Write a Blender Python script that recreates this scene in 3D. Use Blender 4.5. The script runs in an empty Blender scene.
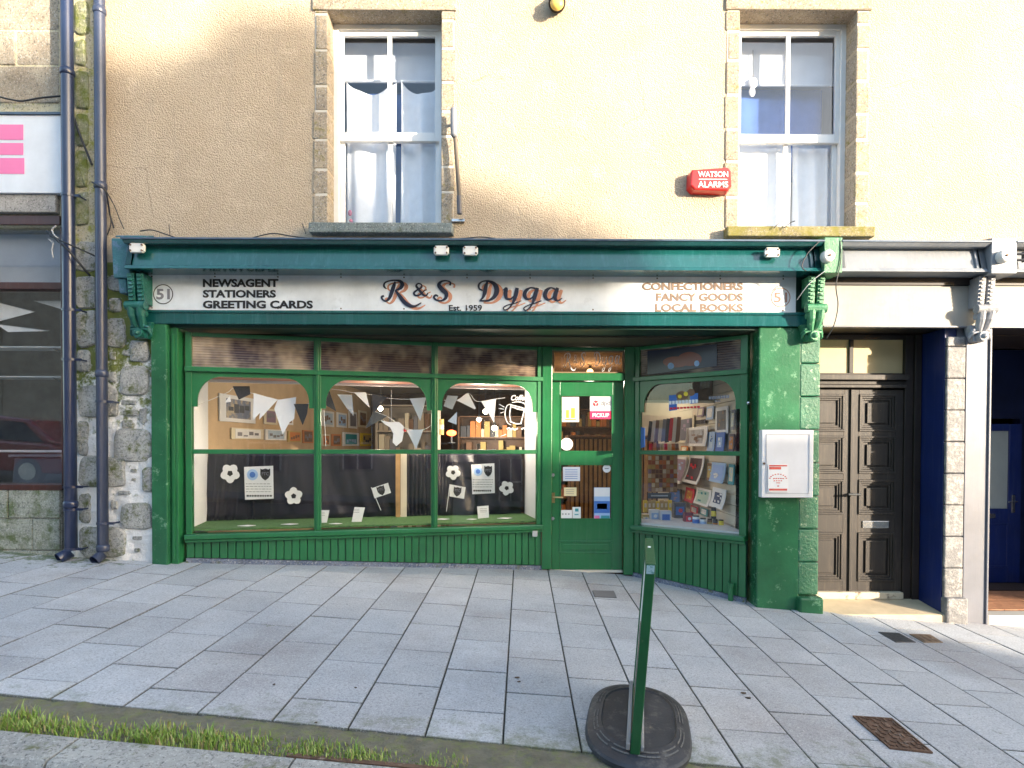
import bpy, bmesh, math, random
from mathutils import Vector, Matrix
from mathutils import noise as mnoise
R = math.radians
random.seed(11)
scene = bpy.context.scene
COL = scene.collection

# ------------------------------------------------------------------ camera model
F = 600.0; CX = 522.0; CY = 452.8; ZC = 1.5
MC = Matrix.Rotation(R(90) - .0146, 3, 'X') @ Matrix.Rotation(.004, 3, 'Z')
CAM = Vector((0, 0, ZC))
def ray(px, py): return MC @ Vector(((px - CX) / F, (CY - py) / F, -1))
def P(px, py, Y):
    d = ray(px, py); return CAM + d * (Y / d.y)
def hit(px, py, p0, n):
    d = ray(px, py); return CAM + d * ((p0 - CAM).dot(n) / d.dot(n))
GX, GY, G0 = -.069, .02, .015
def gz(x, y): return G0 + GX * x + GY * (y - 6.1)
def G(px, py):
    n = Vector((-GX, -GY, 1)); return hit(px, py, Vector((0, 6.1, G0)), n)

# ------------------------------------------------------------------ materials
def nt(name):
    m = bpy.data.materials.new(name); m.use_nodes = True
    t = m.node_tree; return m, t, t.nodes['Principled BSDF']
def node(t, typ, **kw):
    n = t.nodes.new(typ)
    for k, v in kw.items():
        if k in n.inputs: n.inputs[k].default_value = v
        else: setattr(n, k, v)
    return n
def coords(t):
    return t.nodes.new('ShaderNodeTexCoord').outputs['Object']
def c4(c): return (c[0], c[1], c[2], 1)
def noise(t, co, scale, detail=4, rough=.6):
    n = node(t, 'ShaderNodeTexNoise', Scale=scale, Detail=detail, Roughness=rough)
    t.links.new(co, n.inputs['Vector']); return n.outputs['Fac']
def mrange(t, s, a, b, lo=0., hi=1.):
    n = t.nodes.new('ShaderNodeMapRange'); t.links.new(s, n.inputs[0])
    for i, v in enumerate((a, b, lo, hi)): n.inputs[i + 1].default_value = v
    return n.outputs[0]
def mix(t, fac, a, b, mode='MIX'):
    n = t.nodes.new('ShaderNodeMix'); n.data_type = 'RGBA'; n.blend_type = mode
    for s, v in ((n.inputs[0], fac), (n.inputs[6], a), (n.inputs[7], b)):
        if hasattr(v, 'is_output'): t.links.new(v, s)
        elif isinstance(v, (int, float)): s.default_value = v
        else: s.default_value = c4(v)
    return n.outputs[2]
def math_(t, op, a, b):
    n = t.nodes.new('ShaderNodeMath'); n.operation = op
    for s, v in ((n.inputs[0], a), (n.inputs[1], b)):
        if hasattr(v, 'is_output'): t.links.new(v, s)
        else: s.default_value = v
    return n.outputs[0]
def bump(t, b, h, strength, dist=.01):
    n = node(t, 'ShaderNodeBump', Strength=strength, Distance=dist)
    t.links.new(h, n.inputs['Height']); t.links.new(n.outputs[0], b.inputs['Normal'])
def sep(t, co):
    n = t.nodes.new('ShaderNodeSeparateXYZ'); t.links.new(co, n.inputs[0]); return n.outputs
MATS = {}
def mat(name, col, rough=.6, metal=0, var=.15, vs=3, bs=0, bsc=80, bd=.004, dirt=None, coat=0, sheen=0, emit=None, estr=0, spec=.5):
    if name in MATS: return MATS[name]
    m, t, b = nt(name); co = coords(t)
    b.inputs['Roughness'].default_value = rough; b.inputs['Metallic'].default_value = metal
    b.inputs['Specular IOR Level'].default_value = spec
    b.inputs['Coat Weight'].default_value = coat; b.inputs['Sheen Weight'].default_value = sheen
    c = None
    lo = [x * (1 - var) for x in col]; hi = [min(1, x * (1 + var)) for x in col]
    c = mix(t, mrange(t, noise(t, co, vs, 5), .3, .7), lo, hi)
    if dirt:
        dc, ds, a, bb = dirt
        c = mix(t, mrange(t, noise(t, co, ds, 8, .7), a, bb), c, dc)
    t.links.new(c, b.inputs['Base Color'])
    if bs: bump(t, b, noise(t, co, bsc, 6, .65), bs, bd)
    if emit:
        b.inputs['Emission Color'].default_value = c4(emit); b.inputs['Emission Strength'].default_value = estr
    MATS[name] = m; return m

def harl_mat():
    m, t, b = nt('harling'); co = coords(t); b.inputs['Roughness'].default_value = .9
    big = mrange(t, noise(t, co, 1.1, 5), .35, .65)
    c = mix(t, big, (.47, .38, .275), (.53, .44, .33))
    c = mix(t, mrange(t, noise(t, co, 6, 6, .7), .52, .72), c, (.60, .50, .38))
    peb = node(t, 'ShaderNodeTexVoronoi', Scale=75.0); t.links.new(co, peb.inputs['Vector'])
    pit = mrange(t, noise(t, co, 36, 5, .85), .57, .63)
    c = mix(t, math_(t, 'MULTIPLY', pit, .8), c, (.22, .15, .09))
    # damp streaks running down and grime near the cornice
    sx, sy, sz = sep(t, co)
    mp = node(t, 'ShaderNodeMapping'); mp.inputs['Scale'].default_value = (5, 5, .5); t.links.new(co, mp.inputs[0])
    st = mrange(t, noise(t, mp.outputs[0], 1.4, 6, .7), .55, .8)
    c = mix(t, math_(t, 'MULTIPLY', st, .5), c, (.36, .31, .26))
    # hairline cracks and the damp stains that run down below the two sills
    dn = t.nodes.new('ShaderNodeMix'); dn.data_type = 'RGBA'; dn.inputs[0].default_value = .12
    nz = node(t, 'ShaderNodeTexNoise', Scale=3.0, Detail=6.0); t.links.new(co, nz.inputs['Vector']); t.links.new(co, dn.inputs[6]); t.links.new(nz.outputs['Color'], dn.inputs[7])
    vc = node(t, 'ShaderNodeTexVoronoi', Scale=.75); vc.feature = 'DISTANCE_TO_EDGE'; t.links.new(dn.outputs[2], vc.inputs['Vector'])
    crack = math_(t, 'MULTIPLY', mrange(t, vc.outputs['Distance'], .0035, .0012), mrange(t, noise(t, co, 1.1, 3), .56, .62))
    c = mix(t, math_(t, 'MULTIPLY', crack, .5), c, (.2, .15, .11))
    t.links.new(c, b.inputs['Base Color'])
    h = math_(t, 'ADD', noise(t, co, 95, 5, .85), math_(t, 'MULTIPLY', peb.outputs['Distance'], -1.3))
    bump(t, b, h, .85, .008)
    return m
def granite_mat(name='granite', c1=(.27, .275, .27), c2=(.46, .46, .44), moss=.0, mosscol=(.10, .12, .03), speck=(.06, .06, .06), bs=.7):
    m, t, b = nt(name); co = coords(t); b.inputs['Roughness'].default_value = .85
    c = mix(t, mrange(t, noise(t, co, 4, 5), .35, .65), c1, c2)
    c = mix(t, math_(t, 'MULTIPLY', mrange(t, noise(t, co, 48, 4, .85), .54, .60), .75), c, speck)
    c = mix(t, math_(t, 'MULTIPLY', mrange(t, noise(t, co, 61, 4, .8), .56, .62), .7), c, (.62, .6, .56))
    if moss: c = mix(t, mrange(t, noise(t, co, 7, 8, .75), .62 - moss * .25, .70 - moss * .12), c, mosscol)
    t.links.new(c, b.inputs['Base Color'])
    bump(t, b, noise(t, co, 26, 8, .75), bs, .02)
    return m
def mortar_mat():
    m, t, b = nt('lime_mortar'); co = coords(t); b.inputs['Roughness'].default_value = .95
    z = sep(t, co)[2]
    c = mix(t, mrange(t, noise(t, co, 5, 6), .35, .65), (.82, .81, .80), (.90, .90, .89))
    up = mrange(t, z, 1.2, 2.6)
    g = mrange(t, math_(t, 'ADD', noise(t, co, 9, 8, .75), math_(t, 'MULTIPLY', up, .28)), .60, .72)
    c = mix(t, g, c, (.16, .19, .05))
    c = mix(t, math_(t, 'MULTIPLY', mrange(t, noise(t, co, 40, 4, .7), .6, .7), .5), c, (.2, .18, .12))
    t.links.new(c, b.inputs['Base Color']); bump(t, b, noise(t, co, 18, 8, .75), 1, .03)
    return m
def slab_mat():
    m, t, b = nt('concrete_slabs'); co = coords(t); b.inputs['Roughness'].default_value = .8
    at = t.nodes.new('ShaderNodeAttribute'); at.attribute_name = 'tint'
    c = mix(t, mrange(t, noise(t, co, 2.2, 6), .3, .7), (.40, .41, .435), (.50, .505, .52))
    c = mix(t, mrange(t, noise(t, co, .9, 5, .6), .50, .66, 0, .75), c, (.31, .29, .295))
    c = mix(t, 1.0, c, at.outputs['Color'], 'MULTIPLY')
    c = mix(t, math_(t, 'MULTIPLY', mrange(t, noise(t, co, 75, 5, .9), .51, .58), .62), c, (.15, .15, .155))
    c = mix(t, math_(t, 'MULTIPLY', mrange(t, noise(t, co, 92, 5, .9), .55, .62), .65), c, (.78, .78, .78))
    c = mix(t, math_(t, 'MULTIPLY', mrange(t, noise(t, co, 3.5, 8, .8), .62, .74), .22), c, (.2, .2, .18))
    gv = node(t, 'ShaderNodeTexVoronoi', Scale=2.6); t.links.new(co, gv.inputs['Vector'])
    c = mix(t, math_(t, 'MULTIPLY', mrange(t, math_(t, 'ADD', gv.outputs['Distance'], math_(t, 'MULTIPLY', noise(t, co, 40, 2), .03)), .052, .044), .5), c, (.12, .12, .12))
    gw = node(t, 'ShaderNodeTexVoronoi', Scale=1.7); t.links.new(co, gw.inputs['Vector'])
    c = mix(t, math_(t, 'MULTIPLY', mrange(t, gw.outputs['Distance'], .030, .022), .6), c, (.7, .7, .68))
    y = sep(t, co)[1]; x = sep(t, co)[0]
    kerb = math_(t, 'ADD', mrange(t, y, 3.6, 3.0, 0, .26), noise(t, co, 7, 7, .7))
    c = mix(t, math_(t, 'MULTIPLY', mrange(t, kerb, .66, .86), .6), c, (.12, .14, .05))
    base = math_(t, 'ADD', math_(t, 'MULTIPLY', mrange(t, y, 5.4, 6.2), mrange(t, x, -3.3, -4.4, 0, .30)), noise(t, co, 7, 8, .75))
    c = mix(t, mrange(t, base, .66, .74), c, (.12, .15, .08))
    t.links.new(c, b.inputs['Base Color']); bump(t, b, noise(t, co, 160, 4, .7), .45, .004)
    return m
def glass_mat(name, tint=(1, 1, 1), rough=.0, refl=1.0, wav=0, ior=1.45):
    m = bpy.data.materials.new(name); m.use_nodes = True; t = m.node_tree
    t.nodes.remove(t.nodes['Principled BSDF']); out = t.nodes['Material Output']
    tr = t.nodes.new('ShaderNodeBsdfTransparent'); tr.inputs[0].default_value = c4(tint)
    gl = t.nodes.new('ShaderNodeBsdfGlossy'); gl.inputs['Roughness'].default_value = rough
    fr = t.nodes.new('ShaderNodeFresnel'); fr.inputs['IOR'].default_value = ior
    mx = t.nodes.new('ShaderNodeMixShader')
    ge = t.nodes.new('ShaderNodeNewGeometry'); t.links.new(mrange(t, ge.outputs['Backfacing'], 0, 1, ior, 1 / ior), fr.inputs['IOR'])
    f = math_(t, 'MULTIPLY', fr.outputs[0], refl)
    if wav:
        co = coords(t); nn = noise(t, co, 1.5, 2)
        bp = node(t, 'ShaderNodeBump', Strength=wav, Distance=.02); t.links.new(nn, bp.inputs['Height'])
        t.links.new(bp.outputs[0], gl.inputs['Normal']); 
    t.links.new(f, mx.inputs[0]); t.links.new(tr.outputs[0], mx.inputs[1]); t.links.new(gl.outputs[0], mx.inputs[2])
    t.links.new(mx.outputs[0], out.inputs[0]); return m
def reeded_mat():
    m, t, b = nt('reeded_glass'); co = coords(t)
    z = sep(t, co)[2]
    s = node(t, 'ShaderNodeMath', operation='SINE'); t.links.new(math_(t, 'MULTIPLY', z, 2 * math.pi / .026), s.inputs[0])
    h = mrange(t, s.outputs[0], -1, 1)
    c = mix(t, mrange(t, noise(t, co, 2.3, 3), .4, .62), (.055, .032, .032), (.42, .32, .22))
    c = mix(t, math_(t, 'MULTIPLY', mrange(t, h, .75, 1), .4), c, (.35, .26, .18))
    t.links.new(c, b.inputs['Base Color']); b.inputs['Roughness'].default_value = .12
    b.inputs['Specular IOR Level'].default_value = .7
    bump(t, b, h, .5, .006); return m
def rough_paint(name, col, light, amt=.62, bs=.8, rough=.35, sc=9, lo=None):
    m, t, b = nt(name); co = coords(t); b.inputs['Roughness'].default_value = rough
    c = mix(t, mrange(t, noise(t, co, 3, 5), .3, .7), [x * .75 for x in col], [x * 1.2 for x in col])
    c = mix(t, mrange(t, noise(t, co, sc, 8, .8), amt, amt + .08), c, light)
    t.links.new(c, b.inputs['Base Color']); bump(t, b, noise(t, co, 30, 7, .7), bs, .012); return m
def paint(name, col, rough=.3, chip=(.3, .33, .3), amt=.70, coat=.3, grime=None, streak=.25):
    m, t, b = nt(name); co = coords(t); b.inputs['Roughness'].default_value = rough; b.inputs['Coat Weight'].default_value = coat
    b.inputs['Coat Roughness'].default_value = .12
    c = mix(t, mrange(t, noise(t, co, 2.0, 6), .3, .7), [x * .8 for x in col], [x * 1.18 for x in col])
    mp = node(t, 'ShaderNodeMapping'); mp.inputs['Scale'].default_value = (14, 14, 1.1); t.links.new(co, mp.inputs[0])
    st = mrange(t, noise(t, mp.outputs[0], 1.6, 6, .75), .5, .8)
    c = mix(t, math_(t, 'MULTIPLY', st, streak), c, grime or [x * .5 + .12 for x in col])
    c = mix(t, mrange(t, noise(t, co, 26, 8, .85), amt - .05, amt - .02), c, chip)
    c = mix(t, mrange(t, noise(t, co, 5, 7, .7), .58, .72, 0, .4), c, [x * .55 + .03 for x in col])
    t.links.new(c, b.inputs['Base Color']); bump(t, b, noise(t, mp.outputs[0], 5, 6, .7), .25, .004); return m

HARL = harl_mat()
GRAN = granite_mat('granite_stone', moss=.45)
GRANL = granite_mat('granite_margin', (.30, .25, .19), (.42, .35, .26), .25, (.22, .19, .05))
SAND = granite_mat('sandstone_block', (.27, .225, .17), (.42, .37, .29), .15, (.16, .13, .07))
SANDG = granite_mat('plinth_stone', (.24, .25, .20), (.36, .37, .31), .5, (.10, .13, .05))
KERBM = granite_mat('kerb_granite', (.30, .29, .27), (.42, .41, .38), .25, (.14, .15, .06), bs=.4)
SILLB = granite_mat('sill_stone', (.13, .17, .17), (.22, .26, .26), .3, (.08, .1, .06))
SILLY = granite_mat('mossy_sill', (.20, .17, .08), (.30, .26, .14), .8, (.19, .17, .035))
MORT = mortar_mat()
SLAB = slab_mat()
GREEN = paint('green_gloss_paint', (.017, .145, .05), .28, (.22, .30, .25), .74)
GREENC = paint('cornice_green_sky_tint', (.008, .085, .085), .16, (.35, .42, .36), .73, coat=.8, grime=(.06, .18, .20), streak=.45)  # blue in base and streaks puts the sky's reflection into the paint
GREENR = rough_paint('thick_green_paint', (.022, .125, .055), (.16, .32, .20), .57, .22, .25, 7)
GREENS = rough_paint('worn_green_paint', (.04, .19, .09), (.28, .40, .26), .56)
DKGREEN = mat('dark_green_paint', (.008, .04, .028), .4, var=.2)
LEAD = mat('lead_flashing', (.07, .11, .17), .45, var=.3, vs=6, bs=.3, bsc=20)
GREYP = paint('grey_paint', (.20, .22, .25), .4, (.4, .4, .38), .72, coat=.1, grime=(.42, .41, .38), streak=.4)
CREAMP = paint('cream_fascia_paint', (.30, .285, .255), .55, (.34, .30, .24), .7, coat=0, grime=(.27, .24, .18), streak=.45)
GREYR = rough_paint('silver_grey_paint', (.15, .15, .155), (.33, .31, .29), .50, 1, .45, 13)
GREYS = paint('smooth_grey_paint', (.145, .15, .175), .4, (.5, .5, .5), .7, coat=.1)
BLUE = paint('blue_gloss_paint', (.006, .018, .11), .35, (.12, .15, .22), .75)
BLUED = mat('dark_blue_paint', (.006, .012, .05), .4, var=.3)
BROWNP = paint('brown_varnish', (.06, .018, .012), .35, (.2, .12, .08), .74)
OLDW = paint('weathered_door_wood', (.020, .015, .012), .5, (.32, .25, .18), .70, coat=.0, grime=(.15, .115, .085), streak=.45)
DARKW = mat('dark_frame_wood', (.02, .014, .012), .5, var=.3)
WHITEP = mat('white_gloss_paint', (.74, .75, .76), .3, var=.05, vs=5, coat=.3)
SIGNW = paint('sign_white', (.72, .75, .78), .35, (.5, .48, .44), .76, coat=.2, grime=(.60, .61, .61), streak=.2)
PAPER = mat('white_paper', (.78, .79, .80), .7, var=.04)
WPANEL = mat('white_panel_paint', (.78, .80, .84), .5, var=.04)
GLASS = glass_mat('window_glass', refl=1.1)
GLASSU = glass_mat('upper_window_glass', (.95, .97, 1), refl=1.4, wav=.15)
REED = reeded_mat()
BLACKC = mat('black_satin_cloth', (.010, .008, .018), .36, var=.3, vs=8, sheen=.25)
CURT = mat('white_net_curtain', (.80, .80, .80), .9, var=.05, vs=10)
CURTB = mat('blue_curtain_shade', (.07, .16, .46), .8, var=.15)
PIPE = paint('blue_black_pipe_paint', (.012, .022, .065), .3, (.12, .12, .16), .74, coat=.3, grime=(.05, .07, .13), streak=.4)
PIPEG = paint('old_grey_pipe_paint', (.030, .042, .085), .38, (.20, .13, .10), .66, coat=.2, grime=(.09, .11, .16), streak=.5)
CABLE = mat('black_cable', (.015, .018, .025), .5)
CABLEW = mat('pale_cable', (.35, .36, .38), .5)
BRASS = mat('aged_brass', (.5, .36, .16), .3, 1)
CHROME = mat('worn_chrome', (.55, .55, .55), .25, 1)
IRON = mat('rusty_iron', (.13, .075, .05), .7, .2, .35, 12, .6, 60, dirt=((.26, .2, .16), 30, .55, .65))
IRONG = mat('grey_iron', (.05, .055, .06), .6, .3, .3, 12, .4)
RUBBER = mat('black_rubber', (.030, .033, .042), .55, var=.3, vs=6, bs=.4, bsc=90, dirt=((.12, .115, .11), 11, .54, .70))
TAN = mat('tan_shop_wall', (.55, .40, .24), .8, var=.12)
CEIL = mat('shop_ceiling', (.45, .40, .34), .8, var=.1)
DARKSHOP = mat('brown_shop_back', (.12, .07, .045), .7, var=.35, vs=5)
WOODT = mat('tan_wood', (.45, .27, .11), .5, var=.2, vs=9)
WOODB = mat('brown_wood', (.13, .065, .03), .5, var=.3, vs=9)
SLATW = mat('cream_slatwall', (.66, .60, .48), .6, var=.06)
GRASSM = mat('artificial_grass', (.075, .17, .05), .9, var=.35, vs=30, bs=1, bsc=200)
RED = mat('alarm_red', (.62, .02, .015), .3, var=.08, coat=.4)
PINK = mat('pink_stripe', (.80, .20, .42), .5, var=.04)
NAVY = mat('navy_sign_ink', (.012, .014, .035), .4)
SALMON = mat('salmon_shadow_ink', (.55, .25, .15), .5, var=.12, vs=12)
INK = mat('black_ink', (.014, .011, .010), .4)
INK_SUN = mat('sunlit_brown_ink', (.19, .13, .095), .6, var=.15, vs=20)  # dark lettering with its sunlit wash put into the ink colour
INKP = mat('pink_sunlit_ink', (.33, .18, .13), .6)  # sunlit wash of the right-hand number, put into the ink colour
REDINK = mat('red_ink', (.60, .09, .07), .6)
GREYINK = mat('grey_ink', (.22, .22, .25), .6)
WHITEINK = mat('white_decal_ink', (.85, .85, .85), .6)
ASPH = mat('asphalt', (.055, .055, .058), .85, var=.2, vs=3, bs=.6, bsc=140)
SOIL = mat('mossy_grit', (.18, .165, .12), .95, var=.25, vs=12, bs=1, bsc=80, bd=.015, dirt=((.20, .22, .08), 14, .48, .7))
BED = mat('dark_joint_bed', (.022, .024, .018), .95, var=.4, vs=9)
SLATE = mat('roof_slate', (.07, .075, .085), .6, var=.25, vs=6)
TERRA = mat('terracotta_tiles', (.36, .17, .09), .7, var=.25, vs=14)
STEP = mat('sandstone_step', (.50, .40, .27), .8, var=.15, vs=5, bs=.5, bsc=50)
def plain(name, c, rough=.6, **k): return mat(name, c, rough, var=k.pop('var', .08), **k)
BLUEI = plain('blue_print', (.05, .16, .50)); LBLUE = plain('pale_blue_print', (.35, .52, .78)); REDI = plain('red_print', (.65, .03, .05))
YEL = plain('yellow_print', (.80, .62, .05)); ORAN = plain('orange_print', (.60, .22, .06)); DGREY = plain('dark_grey_print', (.07, .075, .09))
CREAM = plain('cream_print', (.72, .66, .50)); BROWNI = plain('brown_print', (.20, .11, .06)); GOLD = plain('gold_print', (.48, .36, .12)); TEAL = plain('teal_print', (.05, .30, .35))
MAUVE = plain('mauve_print', (.30, .22, .30)); SKYI = plain('sky_print', (.45, .58, .72))

# ------------------------------------------------------------------ mesh helper
class MB:
    def __init__(s): s.v = []; s.f = []; s.m = []; s.cm = 0; s.g = []
    def add(s, vs, fs):
        o = len(s.v); s.g.append((len(s.v), len(s.f))); s.v += [Vector(v) for v in vs]; s.f += [[i + o for i in f] for f in fs]; s.m += [s.cm] * len(fs)
    def quad(s, a, b, c, d): s.add([a, b, c, d], [(0, 1, 2, 3)])
    def obox(s, o, a, b, c):
        o, a, b, c = map(Vector, (o, a, b, c))
        vs = [o, o + a, o + a + b, o + b, o + c, o + a + c, o + a + b + c, o + b + c]
        fs = [(0, 3, 2, 1), (4, 5, 6, 7), (0, 1, 5, 4), (1, 2, 6, 5), (2, 3, 7, 6), (3, 0, 4, 7)]
        if a.cross(b).dot(c) < 0: fs = [tuple(reversed(f)) for f in fs]
        s.add(vs, fs); return s
    def box(s, x0, x1, y0, y1, z0, z1): return s.obox((x0, y0, z0), (x1 - x0, 0, 0), (0, y1 - y0, 0), (0, 0, z1 - z0))
    def prism(s, pts, ext):
        n = len(pts); pts = [Vector(p) for p in pts]; ext = Vector(ext)
        nn = sum(((pts[i] - pts[0]).cross(pts[(i + 1) % n] - pts[0]) for i in range(n)), Vector())
        if nn.dot(ext) > 0: pts.reverse()
        vs = pts + [p + ext for p in pts]
        fs = [tuple(range(n)), tuple(reversed(range(n, 2 * n)))] + [(i, i + n, (i + 1) % n + n, (i + 1) % n) for i in range(n)]
        s.add(vs, fs); return s
    def tube(s, path, r, n=10, caps=True):
        path = [Vector(p) for p in path]; rs = r if isinstance(r, (list, tuple)) else [r] * len(path)
        rings = []; up = Vector((0, 0, 1))
        for i, p in enumerate(path):
            d = (path[min(i + 1, len(path) - 1)] - path[max(i - 1, 0)]).normalized()
            ref = up if abs(d.z) < .9 else Vector((0, 1, 0))
            a = d.cross(ref).normalized(); b = d.cross(a).normalized()
            rings.append([p + (a * math.cos(2 * math.pi * k / n) + b * math.sin(2 * math.pi * k / n)) * rs[i] for k in range(n)])
        vs = [v for rg in rings for v in rg]; fs = []
        for i in range(len(path) - 1):
            for k in range(n):
                fs.append((i * n + k, i * n + (k + 1) % n, (i + 1) * n + (k + 1) % n, (i + 1) * n + k))
        if caps: fs += [tuple(reversed(range(n))), tuple(range(len(vs) - n, len(vs)))]
        s.add(vs, fs); return s
    def ball(s, c, r, n=12, sc=(1, 1, 1)):
        c = Vector(c); vs = []; fs = []; h = n // 2
        for i in range(h + 1):
            th = math.pi * i / h
            for k in range(n):
                ph = 2 * math.pi * k / n
                vs.append(c + Vector((math.sin(th) * math.cos(ph) * r * sc[0], math.sin(th) * math.sin(ph) * r * sc[1], math.cos(th) * r * sc[2])))
        for i in range(h):
            for k in range(n): fs.append((i * n + k, (i + 1) * n + k, (i + 1) * n + (k + 1) % n, i * n + (k + 1) % n))
        s.add(vs, fs); return s
    def build(s, name, mt, parent=None, bevel=0, smooth=False, seg=2):
        me = bpy.data.meshes.new(name); base = Vector()
        p = parent
        while p is not None:
            base = base + p.location; p = p.parent
        me.from_pydata([tuple(v - base) for v in s.v], [], s.f)
        ms = mt if isinstance(mt, (list, tuple)) else [mt]
        for m_ in ms: me.materials.append(m_)
        if len(ms) > 1: me.polygons.foreach_set('material_index', s.m)
        if smooth: me.polygons.foreach_set('use_smooth', [True] * len(s.f))
        me.update()
        o = bpy.data.objects.new(name, me); COL.objects.link(o)
        if parent is not None: o.parent = parent
        if bevel:
            b = o.modifiers.new('bevel', 'BEVEL'); b.width = bevel; b.segments = seg; b.limit_method = 'ANGLE'; b.angle_limit = R(40)
        return o
def pieces(mb, name, mt, parent=None, bevel=0):
    """one object for every primitive that was added to the builder"""
    out = []; o = 0
    for k in range(len(mb.g)):
        v0, f0 = mb.g[k]; v1, f1 = mb.g[k + 1] if k + 1 < len(mb.g) else (len(mb.v), len(mb.f))
        q = MB(); q.v = mb.v[v0:v1]; q.f = [[i - v0 for i in f] for f in mb.f[f0:f1]]; q.m = [0] * len(q.f)
        out.append(q.build(name, mt, parent, bevel))
    return out
def tag(o, label=None, cat=None, group=None, kind=None):
    if label: o['label'] = label
    if cat: o['category'] = cat
    if group: o['group'] = group
    if kind: o['kind'] = kind
    return o
def thing(name, loc, label, cat, group=None):
    o = bpy.data.objects.new(name, None); COL.objects.link(o); o.location = loc; o.empty_display_size = .1
    return tag(o, label, cat, group)
def box(name, mt, parent, *a, bevel=.003): return MB().box(*a).build(name, mt, parent, bevel)

def crspline(pts, n=8):
    out = []; pts = [tuple(p) for p in pts]
    for i in range(len(pts) - 1):
        p0 = pts[max(i - 1, 0)]; p1 = pts[i]; p2 = pts[i + 1]; p3 = pts[min(i + 2, len(pts) - 1)]
        for k in range(n):
            t = k / n
            out.append(tuple(.5 * (2 * b + (c - a) * t + (2 * a - 5 * b + 4 * c - d) * t * t + (-a + 3 * b - 3 * c + d) * t ** 3) for a, b, c, d in zip(p0, p1, p2, p3)))
    out.append(pts[-1]); return out
def strokes(mb, lst, f, th):
    """lst: strokes [(x,y,w),...] in a 2-D frame; f(x,y,depth)->3-D"""
    for i, st in enumerate(lst):
        pts = crspline(st, 8); off = th + i * .0004; L = []; Rr = []
        for j, (x, y, w) in enumerate(pts):
            a = pts[max(j - 1, 0)]; b = pts[min(j + 1, len(pts) - 1)]
            dx, dy = b[0] - a[0], b[1] - a[1]; l = math.hypot(dx, dy) or 1
            L.append(f(x - dy / l * w / 2, y + dx / l * w / 2, off)); Rr.append(f(x + dy / l * w / 2, y - dx / l * w / 2, off))
        n = len(L)
        mb.add(L + Rr, [(j, j + 1, n + j + 1, n + j) for j in range(n - 1)])
def text(name, body, mt, parent, f, x0, x1, yb, yt, bold=.0, th=.004, shear=0):
    """flat raised lettering filling [x0,x1]x[yb,yt] of frame f(x,y,d)"""
    cu = bpy.data.curves.new(name, 'FONT'); cu.body = body; cu.offset = bold; cu.extrude = .01; cu.shear = shear; cu.resolution_u = 3
    o = bpy.data.objects.new(name, cu); me = bpy.data.meshes.new_from_object(o); bpy.data.objects.remove(o)
    xs = [v.co.x for v in me.vertices]; ys = [v.co.y for v in me.vertices]
    ax, bx, ay, by = min(xs), max(xs), min(ys), max(ys)
    base = Vector(); p = parent
    while p is not None: base = base + p.location; p = p.parent
    for v in me.vertices:
        q = f(x0 + (v.co.x - ax) / (bx - ax) * (x1 - x0), yb + (v.co.y - ay) / (by - ay) * (yt - yb), th if v.co.z > 0 else th * .2)
        v.co = Vector(q) - base
    me.materials.clear(); me.materials.append(mt)
    ob = bpy.data.objects.new(name, me); COL.objects.link(ob); ob.parent = parent; me.update()
    return ob
def pix(Y, s=1):
    """frame: pixel x, pixel y on the facade-parallel plane at depth Y -> 3-D, d towards the street"""
    return lambda x, y, d: P(x, y, Y) + Vector((0, -d, 0))
# ------------------------------------------------------------------ ground
def edgeY(x): return 3.05 - .05 * x
def kerbB(x): return 2.835 - .037 * (x + 2.5)
def sheet(name, mt, x0, x1, y0, y1, dz, kind='structure', nx=1, ny=1, fn=None):
    m = MB(); vs = []; fs = []
    for i in range(nx + 1):
        for j in range(ny + 1):
            x = x0 + (x1 - x0) * i / nx
            a = y0(x) if callable(y0) else y0; b = y1(x) if callable(y1) else y1
            y = a + (b - a) * j / ny; z = gz(x, y) + dz + (fn(x, y) if fn else 0); vs.append((x, y, z))
    for i in range(nx):
        for j in range(ny):
            q = i * (ny + 1) + j; fs.append((q, q + ny + 1, q + ny + 2, q + 1))
    m.add(vs, fs); return tag(m.build(name, mt), kind=kind)
sheet('ground', ASPH, -260, 260, -260, 260, -.35)
sheet('road', ASPH, -40, 40, -4.6, lambda x: kerbB(x) - .52, -.115)
sheet('pavement_bed', BED, -10, 10, lambda x: edgeY(x) + .012, 7.2, -.009)
def soilz(x, y): return .012 * mnoise.noise((x * 6, y * 9, 0)) + .008 * mnoise.noise((x * 25, y * 25, 3))
sheet('moss_strip', SOIL, -7, 7, lambda x: kerbB(x) - .01, lambda x: edgeY(x) + .01, -.008, nx=500, ny=14, fn=soilz)
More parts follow.
